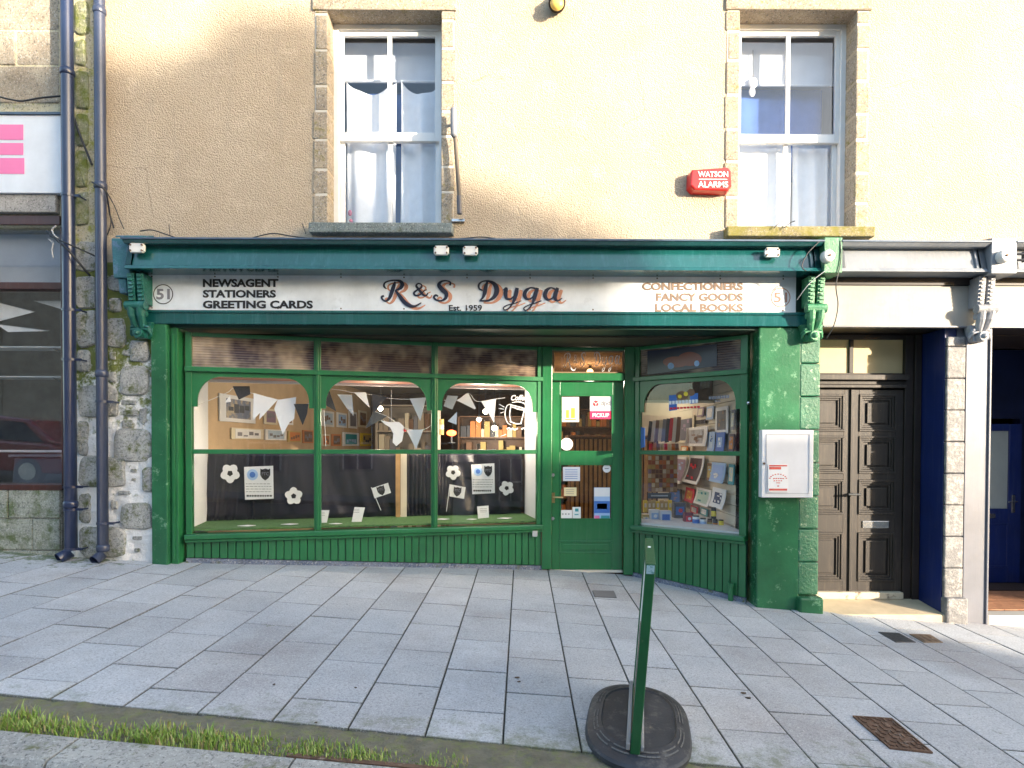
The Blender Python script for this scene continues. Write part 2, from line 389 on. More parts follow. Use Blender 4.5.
def pavement():
    m = MB(); tints = []
    W = .403; L = .575
    for k in range(-24, 24):
        x0 = -.092 + W * k; x1 = x0 + W
        if x1 < -9.6 or x0 > 9.6: continue
        off = 3.09 if k % 2 == 0 else 3.385
        ys = [edgeY((x0 + x1) / 2)] + [off + L * i for i in range(0, 9)]
        top = 7.12 if -3.6 < x0 < 2.5 else 6.4
        ys = sorted(y for y in ys if y <= top - .02 and y > edgeY((x0 + x1) / 2) - .01); ys.append(top)
        ys = [y for i, y in enumerate(ys) if i == 0 or y - ys[i - 1] > .1 or i == len(ys) - 1]
        for a, b in zip(ys[:-1], ys[1:]):
            if b - a < .06: continue
            g = .0042; j1 = random.uniform(-.0015, .0015); dz = random.uniform(-.002, .002); tl = random.uniform(-.003, .003)
            fa = (edgeY(x0) - edgeY((x0 + x1) / 2)) if a == ys[0] else 0
            c = [(x0 + g, a + g + fa), (x1 - g, a + g - fa), (x1 - g, b - g), (x0 + g, b - g)]
            vt = [(x, y, gz(x, y) + dz + (tl if x > x0 + .1 else -tl) * .5) for x, y in c]
            e = .004; ci = [(x0 + g + e, a + g + fa + e), (x1 - g - e, a + g - fa + e), (x1 - g - e, b - g - e), (x0 + g + e, b - g - e)]
            vi = [(x, y, gz(x, y) + dz + .003 + (tl if x > x0 + .1 else -tl) * .5) for x, y in ci]
            vb = [(x, y, z - .03) for x, y, z in vt]
            m.add(vi + vt + vb, [(0, 1, 2, 3)] + [(i, 4 + i, 4 + (i + 1) % 4, (i + 1) % 4) for i in range(4)] + [(4 + i, 8 + i, 8 + (i + 1) % 4, 4 + (i + 1) % 4) for i in range(4)])
            t = random.uniform(.88, 1.07); w = random.uniform(-.012, .012)
            tints += [(t + w, t, t - w, 1)] + [(.62, .62, .60, 1)] * 4 + [(.30, .30, .27, 1)] * 4
    o = m.build('pavement', SLAB); tag(o, kind='structure')
    at = o.data.color_attributes.new('tint', 'FLOAT_COLOR', 'CORNER')
    li = 0
    for p, tcol in zip(o.data.polygons, tints):
        for l in p.loop_indices: at.data[l].color = tcol
pavement()
def kerb():
    m = MB(); x = -2.08 - 1.03 * 8
    while x < 9:
        x1 = x + 1.03; g = .006; w = .225; ch = .018
        ins = [(x + g, kerbB(x)), (x1 - g, kerbB(x1))]
        prof = [(0, -.2), (0, .004), (-.012, .014), (-w + ch, .012), (-w, -.012), (-w - .01, -.2)]
        N = len(prof); vs = []
        for (px_, py_) in ins:
            for (dy, dz) in prof: vs.append((px_, py_ + dy, gz(px_, py_ + dy) + dz))
        m.add(vs, [(i, i + 1, N + i + 1, N + i) for i in range(N - 1)] + [tuple(range(N)), tuple(range(N, 2 * N))]); x = x1
    tag(m.build('kerb', KERBM), kind='structure')
    m = MB(); x = -2.4 - .9 * 8
    while x < 9:
        x1 = x + .9; g = .006; vs = []
        for xx in (x + g, x1 - g):
            for dy, dz in ((-.24, -.2), (-.24, -.085), (-.53, -.095), (-.53, -.2)): vs.append((xx, kerbB(xx) + dy, gz(xx, kerbB(xx) + dy) + dz))
        m.add(vs, [(0, 1, 5, 4), (1, 2, 6, 5), (2, 3, 7, 6), (0, 1, 2, 3), (4, 5, 6, 7)]); x = x1
    tag(m.build('gutter_channel', KERBM), kind='structure')
    m = MB(); xa, xb = -1.05, .35
    for xx0, xx1 in ((-1.1, -.35), (-.33, .4)):
        vs = []
        for xx in (xx0, xx1):
            y = kerbB(xx) + .004
            for dy, dz in ((0, 0), (0, .018), (.03, .018), (.03, 0)): vs.append((xx, y + dy, gz(xx, y) + dz - .006))
        m.add(vs, [(0, 1, 5, 4), (1, 2, 6, 5), (2, 3, 7, 6), (0, 1, 2, 3), (4, 5, 6, 7)])
    tag(m.build('kerb_edging_strip', IRON), kind='structure')
kerb()
def tufts():
    m = MB(); g1 = []
    for px, n, h in ((4, 60, .05), (18, 130, .075), (38, 120, .085), (52, 60, .05), (75, 110, .07), (88, 60, .05), (110, 50, .045), (125, 80, .05), (140, 60, .05), (158, 120, .07), (172, 110, .07), (192, 50, .04), (205, 120, .08), (218, 110, .075), (232, 40, .04), (252, 90, .06), (263, 70, .055), (300, 60, .05), (313, 110, .075), (328, 60, .06), (352, 70, .06), (362, 40, .05), (285, 20, .03), (380, 50, .045), (405, 20, .03), (430, 40, .035), (455, 50, .045)):
        c = G(px, 722 + px * .075)
        for i in range(int(n * 1.7)):
            x = c.x + random.gauss(0, .048); y = kerbB(c.x) + .075 + random.gauss(0, .045)
            if y < kerbB(x) + .01: y = kerbB(x) + .02
            z = gz(x, y) - .005; hh = h * random.uniform(.2, .9) * (.5 + .8 * mnoise.noise((x * 7, 0, 3)) + .3); a = random.uniform(0, 6.28); w = random.uniform(.002, .0042)
            lean = random.uniform(.1, .8) * hh; dx, dy = math.cos(a), math.sin(a)
            sx, sy = -dy * w, dx * w
            m.cm = random.choice((0, 0, 0, 1, 2))
            m.add([(x - sx, y - sy, z), (x + sx, y + sy, z), (x + dx * lean * .35 + sx * .8, y + dy * lean * .35 + sy * .8, z + hh * .6), (x + dx * lean * .35 - sx * .8, y + dy * lean * .35 - sy * .8, z + hh * .6), (x + dx * lean, y + dy * lean, z + hh)], [(0, 1, 2, 3), (3, 2, 4)])
    o = m.build('grass', [plain('grass_blade', (.24, .36, .06), .6), plain('grass_blade_pale', (.42, .48, .14), .6), plain('grass_blade_dry', (.36, .30, .13), .7)])
    tag(o, 'pale green grass tufts sprouting along the back of the kerb', 'grass', kind='stuff')
tufts()
# a scatter of grit and dead leaves
def litter():
    m = MB()
    for px, py, s in ((517, 679, .016), (519, 683, .012), (743, 694, .02), (748, 699, .018), (274, 686, .010), (316, 724, .010), (356, 689, .008)):
        c = G(px, py) + Vector((0, 0, .006)); pts = []
        for k in range(7):
            a = k / 7 * 6.283; r = s * random.uniform(.6, 1.3); pts.append(c + Vector((math.cos(a) * r, math.sin(a) * r * .7, random.uniform(0, .004))))
        m.prism(pts, (0, 0, .003))
    tag(m.build('leaf_litter', plain('dead_leaf', (.07, .045, .03))), 'small dark dead leaf scraps on the slabs', 'leaf litter', kind='stuff')
litter()

# iron covers
def cover(name, px4, mt, label, cat, ribs, hz=.008):
    cs = [G(*p) for p in px4]; c0 = sum(cs, Vector()) / 4
    t = thing(name, c0, label, cat); up = Vector((0, 0, 1))
    m = MB(); m.prism([c + up * -.01 for c in cs], up * (.01 + hz)); m.build('plate', mt, t, .002)
    a, b, c, d = cs; L = lambda u, v: a.lerp(b, u).lerp(d.lerp(c, u), v)
    if ribs == 'frame': return t, L
    return t, L
t, L = cover('hydrant_cover', [(852.5, 717.5), (892, 720), (933, 754.5), (890, 750)], IRON, 'rusty patterned iron access cover set in the paving slabs', 'access cover', 0)
m = MB(); up = Vector((0, 0, .009))
for i in range(6):
    for j in range(8):
        u, v = .08 + i * .155, .05 + j * .118
        if (i in (1, 4)) and (j in (1, 5)): continue
        if (i + j) % 2: q = [(u, v), (u + .09, v + .02), (u + .09, v + .05), (u, v + .03)]
        else: q = [(u + .02, v), (u + .06, v), (u + .05, v + .09), (u + .01, v + .09)]
        m.prism([L(*p) + up for p in q], (0, 0, .005))
m.build('raised_pattern', IRON, t)
m = MB()
for a, b in (((0, 0), (1, .035)), ((0, .965), (1, 1)), ((0, .035), (.04, .965)), ((.96, .035), (1, .965))):
    m.prism([L(a[0], a[1]) + up * .9, L(b[0], a[1]) + up * .9, L(b[0], b[1]) + up * .9, L(a[0], b[1]) + up * .9], (0, 0, .006))
m.build('frame', IRON, t)
t, L = cover('drain_grate', [(592, 591), (614, 591.5), (617, 598.3), (594.5, 597.5)], IRONG, 'small square dark drain grate in front of the green shop door', 'drain grate', 0, .004)
m = MB()
for j in range(7):
    v = .03 + j * .142; m.prism([L(.03, v) + up * .5, L(.97, v) + up * .5, L(.97, v + .07) + up * .5, L(.03, v + .07) + up * .5], (0, 0, .006))
m.build('grille_bars', plain('grate_bar', (.16, .16, .17), .6), t)
t, L = cover('service_cover', [(878, 632.5), (899, 633.5), (916, 643), (896, 643)], plain('dark_cover', (.055, .055, .06), .6, bs=.4), 'flat dark square service cover before the black double door', 'service cover', 0)
m = MB()
for i in range(4):
    for j in range(4):
        q = [(.08 + i * .22, .08 + j * .22), (.24 + i * .22, .08 + j * .22), (.24 + i * .22, .24 + j * .22), (.08 + i * .22, .24 + j * .22)]; m.prism([L(*p) + up * .9 for p in q], (0, 0, .002))
m.build('raised_pattern', IRONG, t)
t, L = cover('inspection_cover', [(909, 634.5), (930, 635), (943, 643), (924, 643)], plain('brown_cover', (.16, .11, .07), .7, bs=.4), 'brownish square inspection cover right of the dark service cover', 'inspection cover', 0)
m = MB()
for i in range(3): m.prism([L(.1 + i * .3, .1) + up * .9, L(.2 + i * .3, .1) + up * .9, L(.2 + i * .3, .9) + up * .9, L(.1 + i * .3, .9) + up * .9], (0, 0, .002))
m.build('raised_pattern', IRON, t)

# ------------------------------------------------------------------ harled building
def panel(mb, x0, x1, z0, z1, holes, y, yb, sub=None):
    """front face with rectangular holes, plus reveals running back to yb"""
    xs = sorted({x0, x1, *[h[0] for h in holes], *[h[1] for h in holes]}); zs = sorted({z0, z1, *[h[2] for h in holes], *[h[3] for h in holes]})
    for a, b in zip(xs[:-1], xs[1:]):
        for c, d in zip(zs[:-1], zs[1:]):
            if any(h[0] <= a and b <= h[1] and h[2] <= c and d <= h[3] for h in holes): continue
            mb.quad((a, y, c), (b, y, c), (b, y, d), (a, y, d))
            mb.quad((b, yb, c), (a, yb, c), (a, yb, d), (b, yb, d))
    for (a, b, c, d) in holes:
        mb.quad((a, y, c), (a, yb, c), (a, yb, d), (a, y, d)); mb.quad((b, yb, c), (b, y, c), (b, y, d), (b, yb, d))
        mb.quad((a, y, d), (a, yb, d), (b, yb, d), (b, y, d)); mb.quad((a, yb, c), (a, y, c), (b, y, c), (b, yb, c))
    for q in (((x0, y, z0), (x0, yb, z0), (x0, yb, z1), (x0, y, z1)), ((x1, yb, z0), (x1, y, z0), (x1, y, z1), (x1, yb, z1)), ((x0, y, z1), (x0, yb, z1), (x1, yb, z1), (x1, y, z1)), ((x0, yb, z0), (x0, y, z0), (x1, y, z0), (x1, yb, z0))): mb.quad(*q)
HB = thing('harled_building', (0, 6.1, 0), 'cream harled building over the green shopfront and black door', 'building')
WL = (-1.975, -.822, 3.70, 5.85); WR = (2.170, 3.352, 3.68, 5.87)
m = MB(); panel(m, -4.24, 9.5, 3.30, 7.6, [WL, WR], 6.1, 6.5); m.build('wall', HARL, HB)
m = MB()
m.box(-4.24, -3.74, 6.5, 14.9, .3, 7.6); m.box(9.1, 9.5, 6.51, 14.9, -.7, 7.6); m.box(-3.74, 9.1, 14.6, 14.9, -.7, 7.6)
m.build('side_and_rear_walls', GRAN, HB)
m = MB()
m.prism([(-4.5, 5.8, 7.6), (-4.5, 15.2, 7.6), (-4.5, 10.5, 10.8)], (14.2, 0, 0)); m.build('roof', SLATE, HB)

def win(W, label, tilt):
    x0, x1, z0, z1 = W; par = HB
    # stone margins standing just proud of the harling
    mg = MB(); bw = .125
    for sx, a, b in ((-1, x0 - bw, x0 + .004), (1, x1 - .004, x1 + bw)):
        z = z0; i = 0
        while z < z1 - .02:
            hh = min(random.uniform(.24, .36), z1 - z); w = random.uniform(-.015, .02)
            aa, bb = (a - w, b) if sx < 0 else (a, b + w)
            vs = []
            mg.box(aa, bb, 6.087 + random.uniform(-.003, .002), 6.34, z + .012, z + hh - .012)
            z += hh; i += 1
    mg.box(x0 - bw - .02, x1 + bw + .02, 6.075, 6.34, z1 - .004, z1 + .13)
    stone = mg.build('stone_margin', GRANL, par, .012)
    # mortar behind the margin joints
    j = MB(); j.box(x0 - bw + .004, x0 - .003, 6.094, 6.33, z0, z1); j.box(x1 + .003, x1 + bw - .004, 6.094, 6.33, z0, z1); pieces(j, 'margin_mortar', plain('pale_mortar', (.60, .57, .51), .9, bs=.5), par)
    wn = MB(); Y = 6.29
    f = .055
    wn.box(x0, x0 + f, Y, Y + .1, z0, z1); wn.box(x1 - f, x1, Y, Y + .1, z0, z1); wn.box(x0 + f, x1 - f, Y, Y + .1, z1 - f, z1); wn.box(x0 + f, x1 - f, Y, Y + .1, z0, z0 + .04)
    fr = wn.build('window', WHITEP, par, .004)
    # sashes
    zm = z0 + (z1 - z0) * .455; cx = (x0 + x1) / 2
    def sash(a, b, c, d, y, rail_b, rail_t):
        s = MB(); st = .045
        s.box(a, a + st, y, y + .04, c, d); s.box(b - st, b, y, y + .04, c, d); s.box(a + st, b - st, y, y + .04, c, c + rail_b); s.box(a + st, b - st, y, y + .04, d - rail_t, d)
        s.box(cx - .022, cx + .022, y + .004, y + .036, c + rail_b, d - rail_t); s.build('sash', WHITEP, fr, .004)
        g = MB()
        for p, q in ((a + st, cx - .022), (cx + .022, b - st)): g.box(p - .004, q + .004, y + .018, y + .022, c + rail_b - .004, d - rail_t + .004)
        g.build('pane', GLASSU, fr)
    sash(x0 + f, x1 - f, zm - .02, z1 - f, Y + .022, .09, .05)
    sash(x0 + f, x1 - f, z0 + .04, zm + .02, Y + .064, .07, .03)
    # the room behind
    r = MB(); r.box(x0 - .6, x0 - .5, 6.52, 8.5, z0 - .5, z1 + .35); r.box(x1 + .5, x1 + .6, 6.52, 8.5, z0 - .5, z1 + .35)
    r.box(x0 - .5, x1 + .5, 8.4, 8.5, z0 - .5, z1 + .35); r.box(x0 - .5, x1 + .5, 6.52, 8.4, z1 + .25, z1 + .35); r.box(x0 - .5, x1 + .5, 6.52, 8.4, z0 - .5, z0 - .4)
    r.build('room_lining', plain('pale_room_wall', (.5, .52, .56), .8), par)
    return fr
win(WL, '', 0); win(WR, '', 0)
def sill(W, mt, x0, x1, name):
    m = MB(); m.box(x0, x1, 5.985, 6.34, W[2] - .105, W[2] - .004); return m.build('sill', mt, HB, .012)
sill(WL, SILLB, -2.13, -.70, ''); sill(WR, SILLY, 2.03, 3.50, '')

def wavy(name, pts, mt, parent, amp=.03, n=40, rows=8, freq=9, seed=0, thick=.004, top=None):
    """hanging cloth: pts = (x0,x1,z0,z1,y) ; folds run downward"""
    x0, x1, z0, z1, y = pts; m = MB(); vs = []; fs = []
    for j in range(rows + 1):
        v = j / rows
        for i in range(n + 1):
            u = i / n; x = x0 + (x1 - x0) * u; zt = z1 + (top(u) if top else 0); z = z0 + (zt - z0) * v
            a = amp * (.55 + .45 * (1 - v))
            yy = y + a * (math.sin(u * freq * 6.283 / 2 + seed) * .6 + .7 * mnoise.noise((u * freq * .8 + seed, v * .6, seed)))
            vs.append((x + .25 * a * math.sin(u * 17 + v * 2), yy, z))
    for j in range(rows):
        for i in range(n): q = j * (n + 1) + i; fs.append((q, q + 1, q + n + 2, q + n + 1))
    m.add(vs, fs); o = m.build(name, mt, parent, smooth=True)
    s = o.modifiers.new('thickness', 'SOLIDIFY'); s.thickness = thick; return o
def curtain(x0, x1, z0, z1, y, label, cat, mt=CURT, **k):
    c = thing('net_curtain', ((x0 + x1) / 2, y, z0), label, cat); wavy('fabric', (x0, x1, z0, z1, y), mt, c, **k)
    MB().tube([(x0, y, z1 + .012), (x1, y, z1 + .012)], .012).build('rail', WHITEP, c); return c
zL = lambda py, Y: P(500, py, Y).z
curtain(-1.90, -1.36, 3.72, 5.36, 6.47, 'white net curtain in the left half of the left upstairs window', 'curtain', seed=1, freq=4, amp=.05, top=lambda u: -.13 * math.sin(u * math.pi))
curtain(-1.31, -.87, 3.72, 5.36, 6.47, 'scalloped white net curtain in the right half of the left upstairs window', 'curtain', seed=4, freq=4, amp=.05, top=lambda u: -.13 * math.sin(u * math.pi))
curtain(2.20, 2.86, 3.70, 4.72, 6.46, 'pleated white curtain in the lower left of the right upstairs window', 'curtain', seed=7, freq=7, amp=.03)
curtain(2.88, 3.34, 3.70, 4.72, 6.47, 'white curtain drawn aside in the lower right of the right upstairs window', 'curtain', seed=9, freq=5, amp=.045)
b = thing('blue_blind', (-1.4, 6.66, 3.7), 'dark blue blind behind the scalloped curtains of the left upstairs window', 'blind'); wavy('fabric', (-1.95, -.83, 3.75, 5.36, 6.68), CURTB, b, amp=.02, freq=6)
b = thing('blue_blind', (2.8, 6.66, 3.7), 'dark blue blind filling the upper sash of the right upstairs window', 'blind'); wavy('fabric', (2.19, 3.30, 4.4, 5.42, 6.68), CURTB, b, amp=.015, freq=8)
b = thing('added_pale_sheet', (-1.4, 6.5, 5.4), 'pale sheet added to catch sun across the top of the left upstairs window', 'blind'); MB().box(-1.96, -.83, 6.53, 6.535, 5.40, 5.82).build('fabric', plain('pale_sheet_cloth', (.62, .64, .67), .8), b); MB().tube([(-1.96, 6.532, 5.40), (-.83, 6.532, 5.40)], .012).build('bottom_bar', WHITEP, b)  # pale sheet added to catch sun and brighten the top panes
b = thing('added_pale_sheet', (2.8, 6.5, 5.4), 'pale sheet added to catch sun across the top of the right upstairs window', 'blind'); MB().box(2.18, 3.34, 6.53, 6.535, 5.38, 5.84).build('fabric', plain('pale_sheet_cloth', (.62, .64, .67), .8), b); MB().tube([(2.18, 6.532, 5.38), (3.34, 6.532, 5.38)], .012).build('bottom_bar', WHITEP, b)  # second added sheet, brightens the right window's top panes
# pale hanging ornament behind the right window
o = thing('hanging_ornament', P(752, 80, 6.5), 'small pale ornament hanging behind the upper left pane of the right window', 'ornament')
MB().ball(P(753, 83, 6.5), .05, sc=(1, .4, 1.2)).ball(P(752, 92, 6.5), .035, sc=(1, .4, 1.5)).build('body', CURT, o, smooth=True); MB().tube([P(753, 78, 6.5), P(753, 50, 6.5)], .003, 6).build('string', CABLE, o)
o = thing('window_trinket', P(350, 217, 6.42), 'little pink trinket on the inner sill of the left upstairs window', 'ornament')
MB().ball(P(350, 213, 6.44), .028, sc=(.8, .6, 1.2)).ball(P(351, 221, 6.44), .02).build('body', plain('pink_trinket', (.6, .15, .2)), o, smooth=True)
MB().box(P(349, 222, 6.44).x - .03, P(349, 222, 6.44).x + .05, 6.41, 6.47, 3.725, 3.742).build('base', TEAL, o)

# ------------------------------------------------------------------ left masonry: rubble pier and the neighbouring stone building
def stone(mb, px0, px1, py0, py1, Y=6.1, bulge=.03, n=14, irr=.12):
    a = P(px0, py1, Y); b = P(px1, py0, Y); cx, cz = (a.x + b.x) / 2, (a.z + b.z) / 2; rx, rz = (b.x - a.x) / 2, (b.z - a.z) / 2
    ph = random.uniform(0, 99); ring = []
    for k in range(n * 2):
        t = 2 * math.pi * k / (n * 2); c, s = math.cos(t), math.sin(t); e = .42
        r = 1 + irr * mnoise.noise((c * 1.7 + ph, s * 1.7, ph))
        ring.append((math.copysign(abs(c) ** e, c) * r, math.copysign(abs(s) ** e, s) * r))
    N = len(ring); vs = []
    for (sc, dy) in ((1.0, 0), (.93, bulge * .7), (.70, bulge), (.35, bulge * 1.08)):
        for x, z in ring:
            vs.append((cx + x * rx * sc, Y - dy - .006 * mnoise.noise((x * 3 + ph, z * 3, sc)), cz + z * rz * sc))
    vs.append((cx, Y - bulge * 1.08, cz)); fs = []
    for q in range(3):
        for k in range(N): fs.append((q * N + k, q * N + (k + 1) % N, (q + 1) * N + (k + 1) % N, (q + 1) * N + k))
    for k in range(N): fs.append((3 * N + k, 3 * N + (k + 1) % N, 4 * N))
    mb.add(vs, fs)
RP = thing('rubble_pier', (-4.2, 6.1, 0), 'mossy granite rubble strip with white mortar beside the green shopfront', 'stone wall')
m = MB(); vs = []; fs = []; nx, nz = 36, 120
x0, x1, z0, z1 = -4.66, -3.72, .1, 3.32
for i in range(nx + 1):
    for j in range(nz + 1):
        x = x0 + (x1 - x0) * i / nx; z = z0 + (z1 - z0) * j / nz
        vs.append((x, 6.1 - .018 * mnoise.noise((x * 5, z * 5, 2)) - .010 * mnoise.noise((x * 17, z * 17, 5)), z))
for i in range(nx):
    for j in range(nz): q = i * (nz + 1) + j; fs.append((q, q + nz + 1, q + nz + 2, q + 1))
m.add(vs, fs); m.box(x0, x1, 6.14, 6.6, z0, z1); m.build('mortar_face', MORT, RP, smooth=False)
m = MB(); m.box(-4.66, -4.243, 6.105, 6.6, 3.32, 7.6); m.build('upper_pier', granite_mat('ochre_mossy_mortar', (.46, .40, .24), (.56, .50, .36), .5, (.30, .30, .05)), RP)
m = MB()
for a in ((76, 97, 276, 309), (77, 97, 311, 347), (106, 126, 318, 347), (78, 91, 350, 372), (120, 149, 366, 396), (79, 119, 385, 418), (78, 89, 421, 455), (114, 152, 429, 462), (79, 126, 456, 488), (143, 154, 467, 493), (80, 91, 493, 523), (121, 153, 503, 529), (80, 127, 526, 558), (108, 150, 275, 292), (110, 122, 298, 312), (130, 150, 340, 362), (76, 98, 242, 272)): stone(m, *a)
for a in ((122, 137, 400, 405), (122, 140, 410, 416), (122, 133, 420, 428), (131, 137, 469, 472), (132, 136, 478, 481), (118, 131, 491, 495), (133, 142, 536, 540), (135, 140, 548, 552), (110, 116, 352, 360), (140, 147, 408, 424), (111, 118, 500, 510), (108, 117, 372, 382), (124, 134, 350, 356)): stone(m, *a, bulge=.015, n=8, irr=.3)
m.build('granite_stone', GRAN, RP, smooth=False)
m = MB(); y = 2
for h in (38, 30, 44, 36, 42, 38):
    stone(m, 76, 88 + random.uniform(-2, 3), y, y + h - 4, Y=6.105, bulge=.03); y += h
m.build('mossy_edge_stone', granite_mat('mossy_stone', (.25, .26, .18), (.36, .36, .27), .9, (.13, .16, .03)), RP)

NB = thing('stone_neighbour_building', (-6, 6.13, 0), 'coursed stone building with brown framed shop window, far left', 'building')
xr = -4.70; xw = P(61, 300, 6.13).x
# upper blockwork
def blocks(mb, x0, x1, z0, z1, hh, ww, Y, gap=.012, dep=.3):
    z = z0; r = 0
    while z < z1 - .02:
        h = min(hh * random.uniform(.92, 1.08), z1 - z); x = x1
        off = random.uniform(.35, 1.0)
        w = ww * off
        while x > x0:
            xa = max(x0, x - w); jit = random.uniform(-.006, .006)
            mb.box(xa + gap / 2, x - gap / 2, Y + jit, Y + dep, z + gap / 2, z + h - gap / 2); x = xa; w = ww * random.uniform(.75, 1.3)
        z += h; r += 1
m = MB(); blocks(m, -9.5, xr, 4.93, 7.6, .36, .75, 6.13); m.build('stone_course', SAND, NB, .012)
m = MB(); m.box(-9.5, xr, 6.14, 6.42, 3.7, 7.6); m.build('mortar_wall', granite_mat('yellow_mortar', (.50, .46, .30), (.60, .56, .42), .2, (.3, .32, .08)), NB)
m = MB(); blocks(m, -9.5, xr, .1, 1.03, .31, .62, 6.10); m.build('base_course', SANDG, NB, .012)
m = MB(); m.box(-9.5, xr, 6.115, 6.4, .05, 1.03); m.build('base_wall', granite_mat('grey_mortar', (.3, .3, .26), (.36, .36, .32), .3), NB)
m = MB(); m.box(xw, xr, 6.16, 6.4, 1.03, 3.7); m.build('jamb', mat('brown_jamb', (.07, .04, .035), .6), NB)
zz = lambda py: P(30, py, 6.13).z
# stone-grey moulding, brown frame
m = MB(); m.box(-9.5, P(57, 200, 6.1).x, 6.08, 6.4, zz(214), zz(195)); m.build('cornice', granite_mat('grey_moulding', (.26, .25, .24), (.40, .38, .36), .1, bs=.2), NB, .01)
m = MB(); m.box(-9.5, P(58, 225, 6.1).x, 6.12, 6.3, zz(225), zz(215.5)); m.box(-9.5, xw, 6.15, 6.3, zz(288.5), zz(281.5)); m.box(-9.5, xw + .02, 6.09, 6.3, zz(490), zz(484)); m.box(xw - .03, xw, 6.16, 6.3, zz(484), zz(225))
for X in (-6.45,): m.box(X - .04, X, 6.16, 6.3, zz(484), zz(225))
wf = m.build('window_frame', BROWNP, NB, .005)
g = MB(); g.box(-9.5, xw - .025, 6.20, 6.206, zz(484.5), zz(225)); g.build('pane', glass_mat('neighbour_glass', refl=3.2), wf)
m = MB(); m.box(-9.4, xr, 8.4, 8.5, .9, 3.9); m.box(xr - .05, xr, 6.45, 8.4, .9, 3.9); m.box(-9.4, -9.35, 6.42, 8.4, .9, 3.9); m.box(-9.35, xr - .05, 6.42, 8.4, 3.6, 3.9); m.box(-9.35, xr - .05, 6.42, 8.4, .8, .93)
m.build('interior_lining', mat('grey_shop_interior', (.12, .12, .12), .8, var=.4), NB)
m = MB(); m.prism([(-9.6, 5.8, 7.6), (-9.6, 15.2, 7.6), (-9.6, 10.5, 10.9)], (5.0, 0, 0)); m.build('roof', SLATE, NB)
m = MB(); m.box(-9.5, -9.3, 6.43, 14.9, -.3, 7.6); m.box(-9.3, xr, 14.7, 14.9, -.3, 7.6); m.build('rear_walls', GRAN, NB)
# blinds and shelves inside
bl = thing('window_blind', (-5.2, 6.32, 2.0), 'pale grey blind in the top pane of the brown framed window', 'blind')
m = MB(); m.box(-8.6, xw - .04, 6.32, 6.33, zz(282) + .02, zz(228)); m.build('slats', plain('grey_blind', (.38, .42, .48), .7), bl)
for py, lb in ((343, 'upper thin pale shelf inside the brown framed window'), (374, 'lower thin pale shelf inside the brown framed window')):
    s = thing('glass_shelf', (-5.2, 6.5, zz(py)), lb, 'shelf'); m = MB(); m.box(-8.6, xw - .05, 6.38, 6.62, zz(py) - .006, zz(py) + .006); m.build('board', plain('shelf_edge', (.6, .62, .62), .4), s)
    m = MB()
    for X in (-5.0, -6.1): m.prism([(X, 6.4, zz(py) - .01), (X, 6.62, zz(py) - .01), (X, 6.62, zz(py) - .1)], (.012, 0, 0))
    m.build('bracket', CHROME, s)
s = thing('counter_rail', (-5.2, 6.6, zz(451)), 'white horizontal rail low inside the brown framed window', 'rail'); MB().box(-8.6, xw - .06, 6.50, 6.54, zz(453), zz(450.5)).build('bar', WHITEP, s, .004)
for i, (xa, ya, xb, yb, xc, yc, lb) in enumerate(((-4, 302, 34, 312, -4, 322, 'upper white pennant reflection, modelled solid, pointing right in the far left shop window'), (-4, 324, 48, 331, 8, 332, 'long thin white pennant reflection, modelled solid, below the upper one in the far left window'), (34, 301, 61, 301, 61, 309, 'white pennant reflection, modelled solid, touching the right edge of the far left shop window'))):  # bunting reflections in the glass, modelled as solid pennants
    a, b_, c = P(xa, ya, 6.36), P(xb, yb, 6.36), P(xc, yc, 6.36); t = thing('pennant', a, lb, 'pennant'); MB().prism([a, b_, c], (0, .003, 0)).build('cloth', WHITEINK, t)
    MB().tube([a + Vector((0, -.002, 0)), b_ + Vector((.01, -.002, .002))], .003, 5).build('string', CABLEW, t)
t = thing('grey_tub', (-5.4, 6.9, 1.1), 'grey plastic tub on the floor of the far left shop window', 'tub')
MB().prism([(-5.75, 6.75, 1.02), (-5.72, 6.75, 1.33), (-4.98, 6.75, 1.33), (-5.03, 6.75, 1.02)], (0, .35, 0)).build('body', plain('grey_plastic', (.16, .18, .22), .5), t, .02)
m = MB(); m.box(-5.76, -4.95, 6.72, 7.13, 1.33, 1.36); m.build('rim', plain('grey_plastic_rim', (.22, .24, .28), .5), t, .008)
t = thing('orange_vase', (-4.93, 6.6, 1.05), 'small orange vase at the right end of the far left window', 'vase')
MB().tube([(-4.98, 6.6, z) for z in (.98, 1.02, 1.08, 1.14, 1.19, 1.22)], [.03, .05, .06, .05, .025, .035], 14).build('body', ORAN, t, smooth=True)
# white panel sign with pink stripes
S = thing('panel_sign', P(30, 150, 6.05), 'white panel sign with three pink stripes, top of the far left shop', 'sign')
a = P(-60, 192.5, 6.05); b = P(61, 115, 6.05); MB().box(a.x - 1.5, b.x, 6.05, 6.12, a.z, b.z).build('board', plain('white_sign_panel', (.66, .70, .76), .35), S, .004)
m = MB()
for y0, y1, xe in ((124.5, 139.5, 23), (143, 154.5, 23), (158, 173.5, 24)):
    p, q = P(xe, y0, 6.045), P(-50, y1, 6.045); m.box(q.x, p.x, 6.046, 6.0495, q.z, p.z)
m.build('stripe', PINK, S)
m = MB(); m.box(a.x - 1.5, b.x + .01, 6.03, 6.12, b.z, b.z + .02); m.build('capping_strip', LEAD, S)

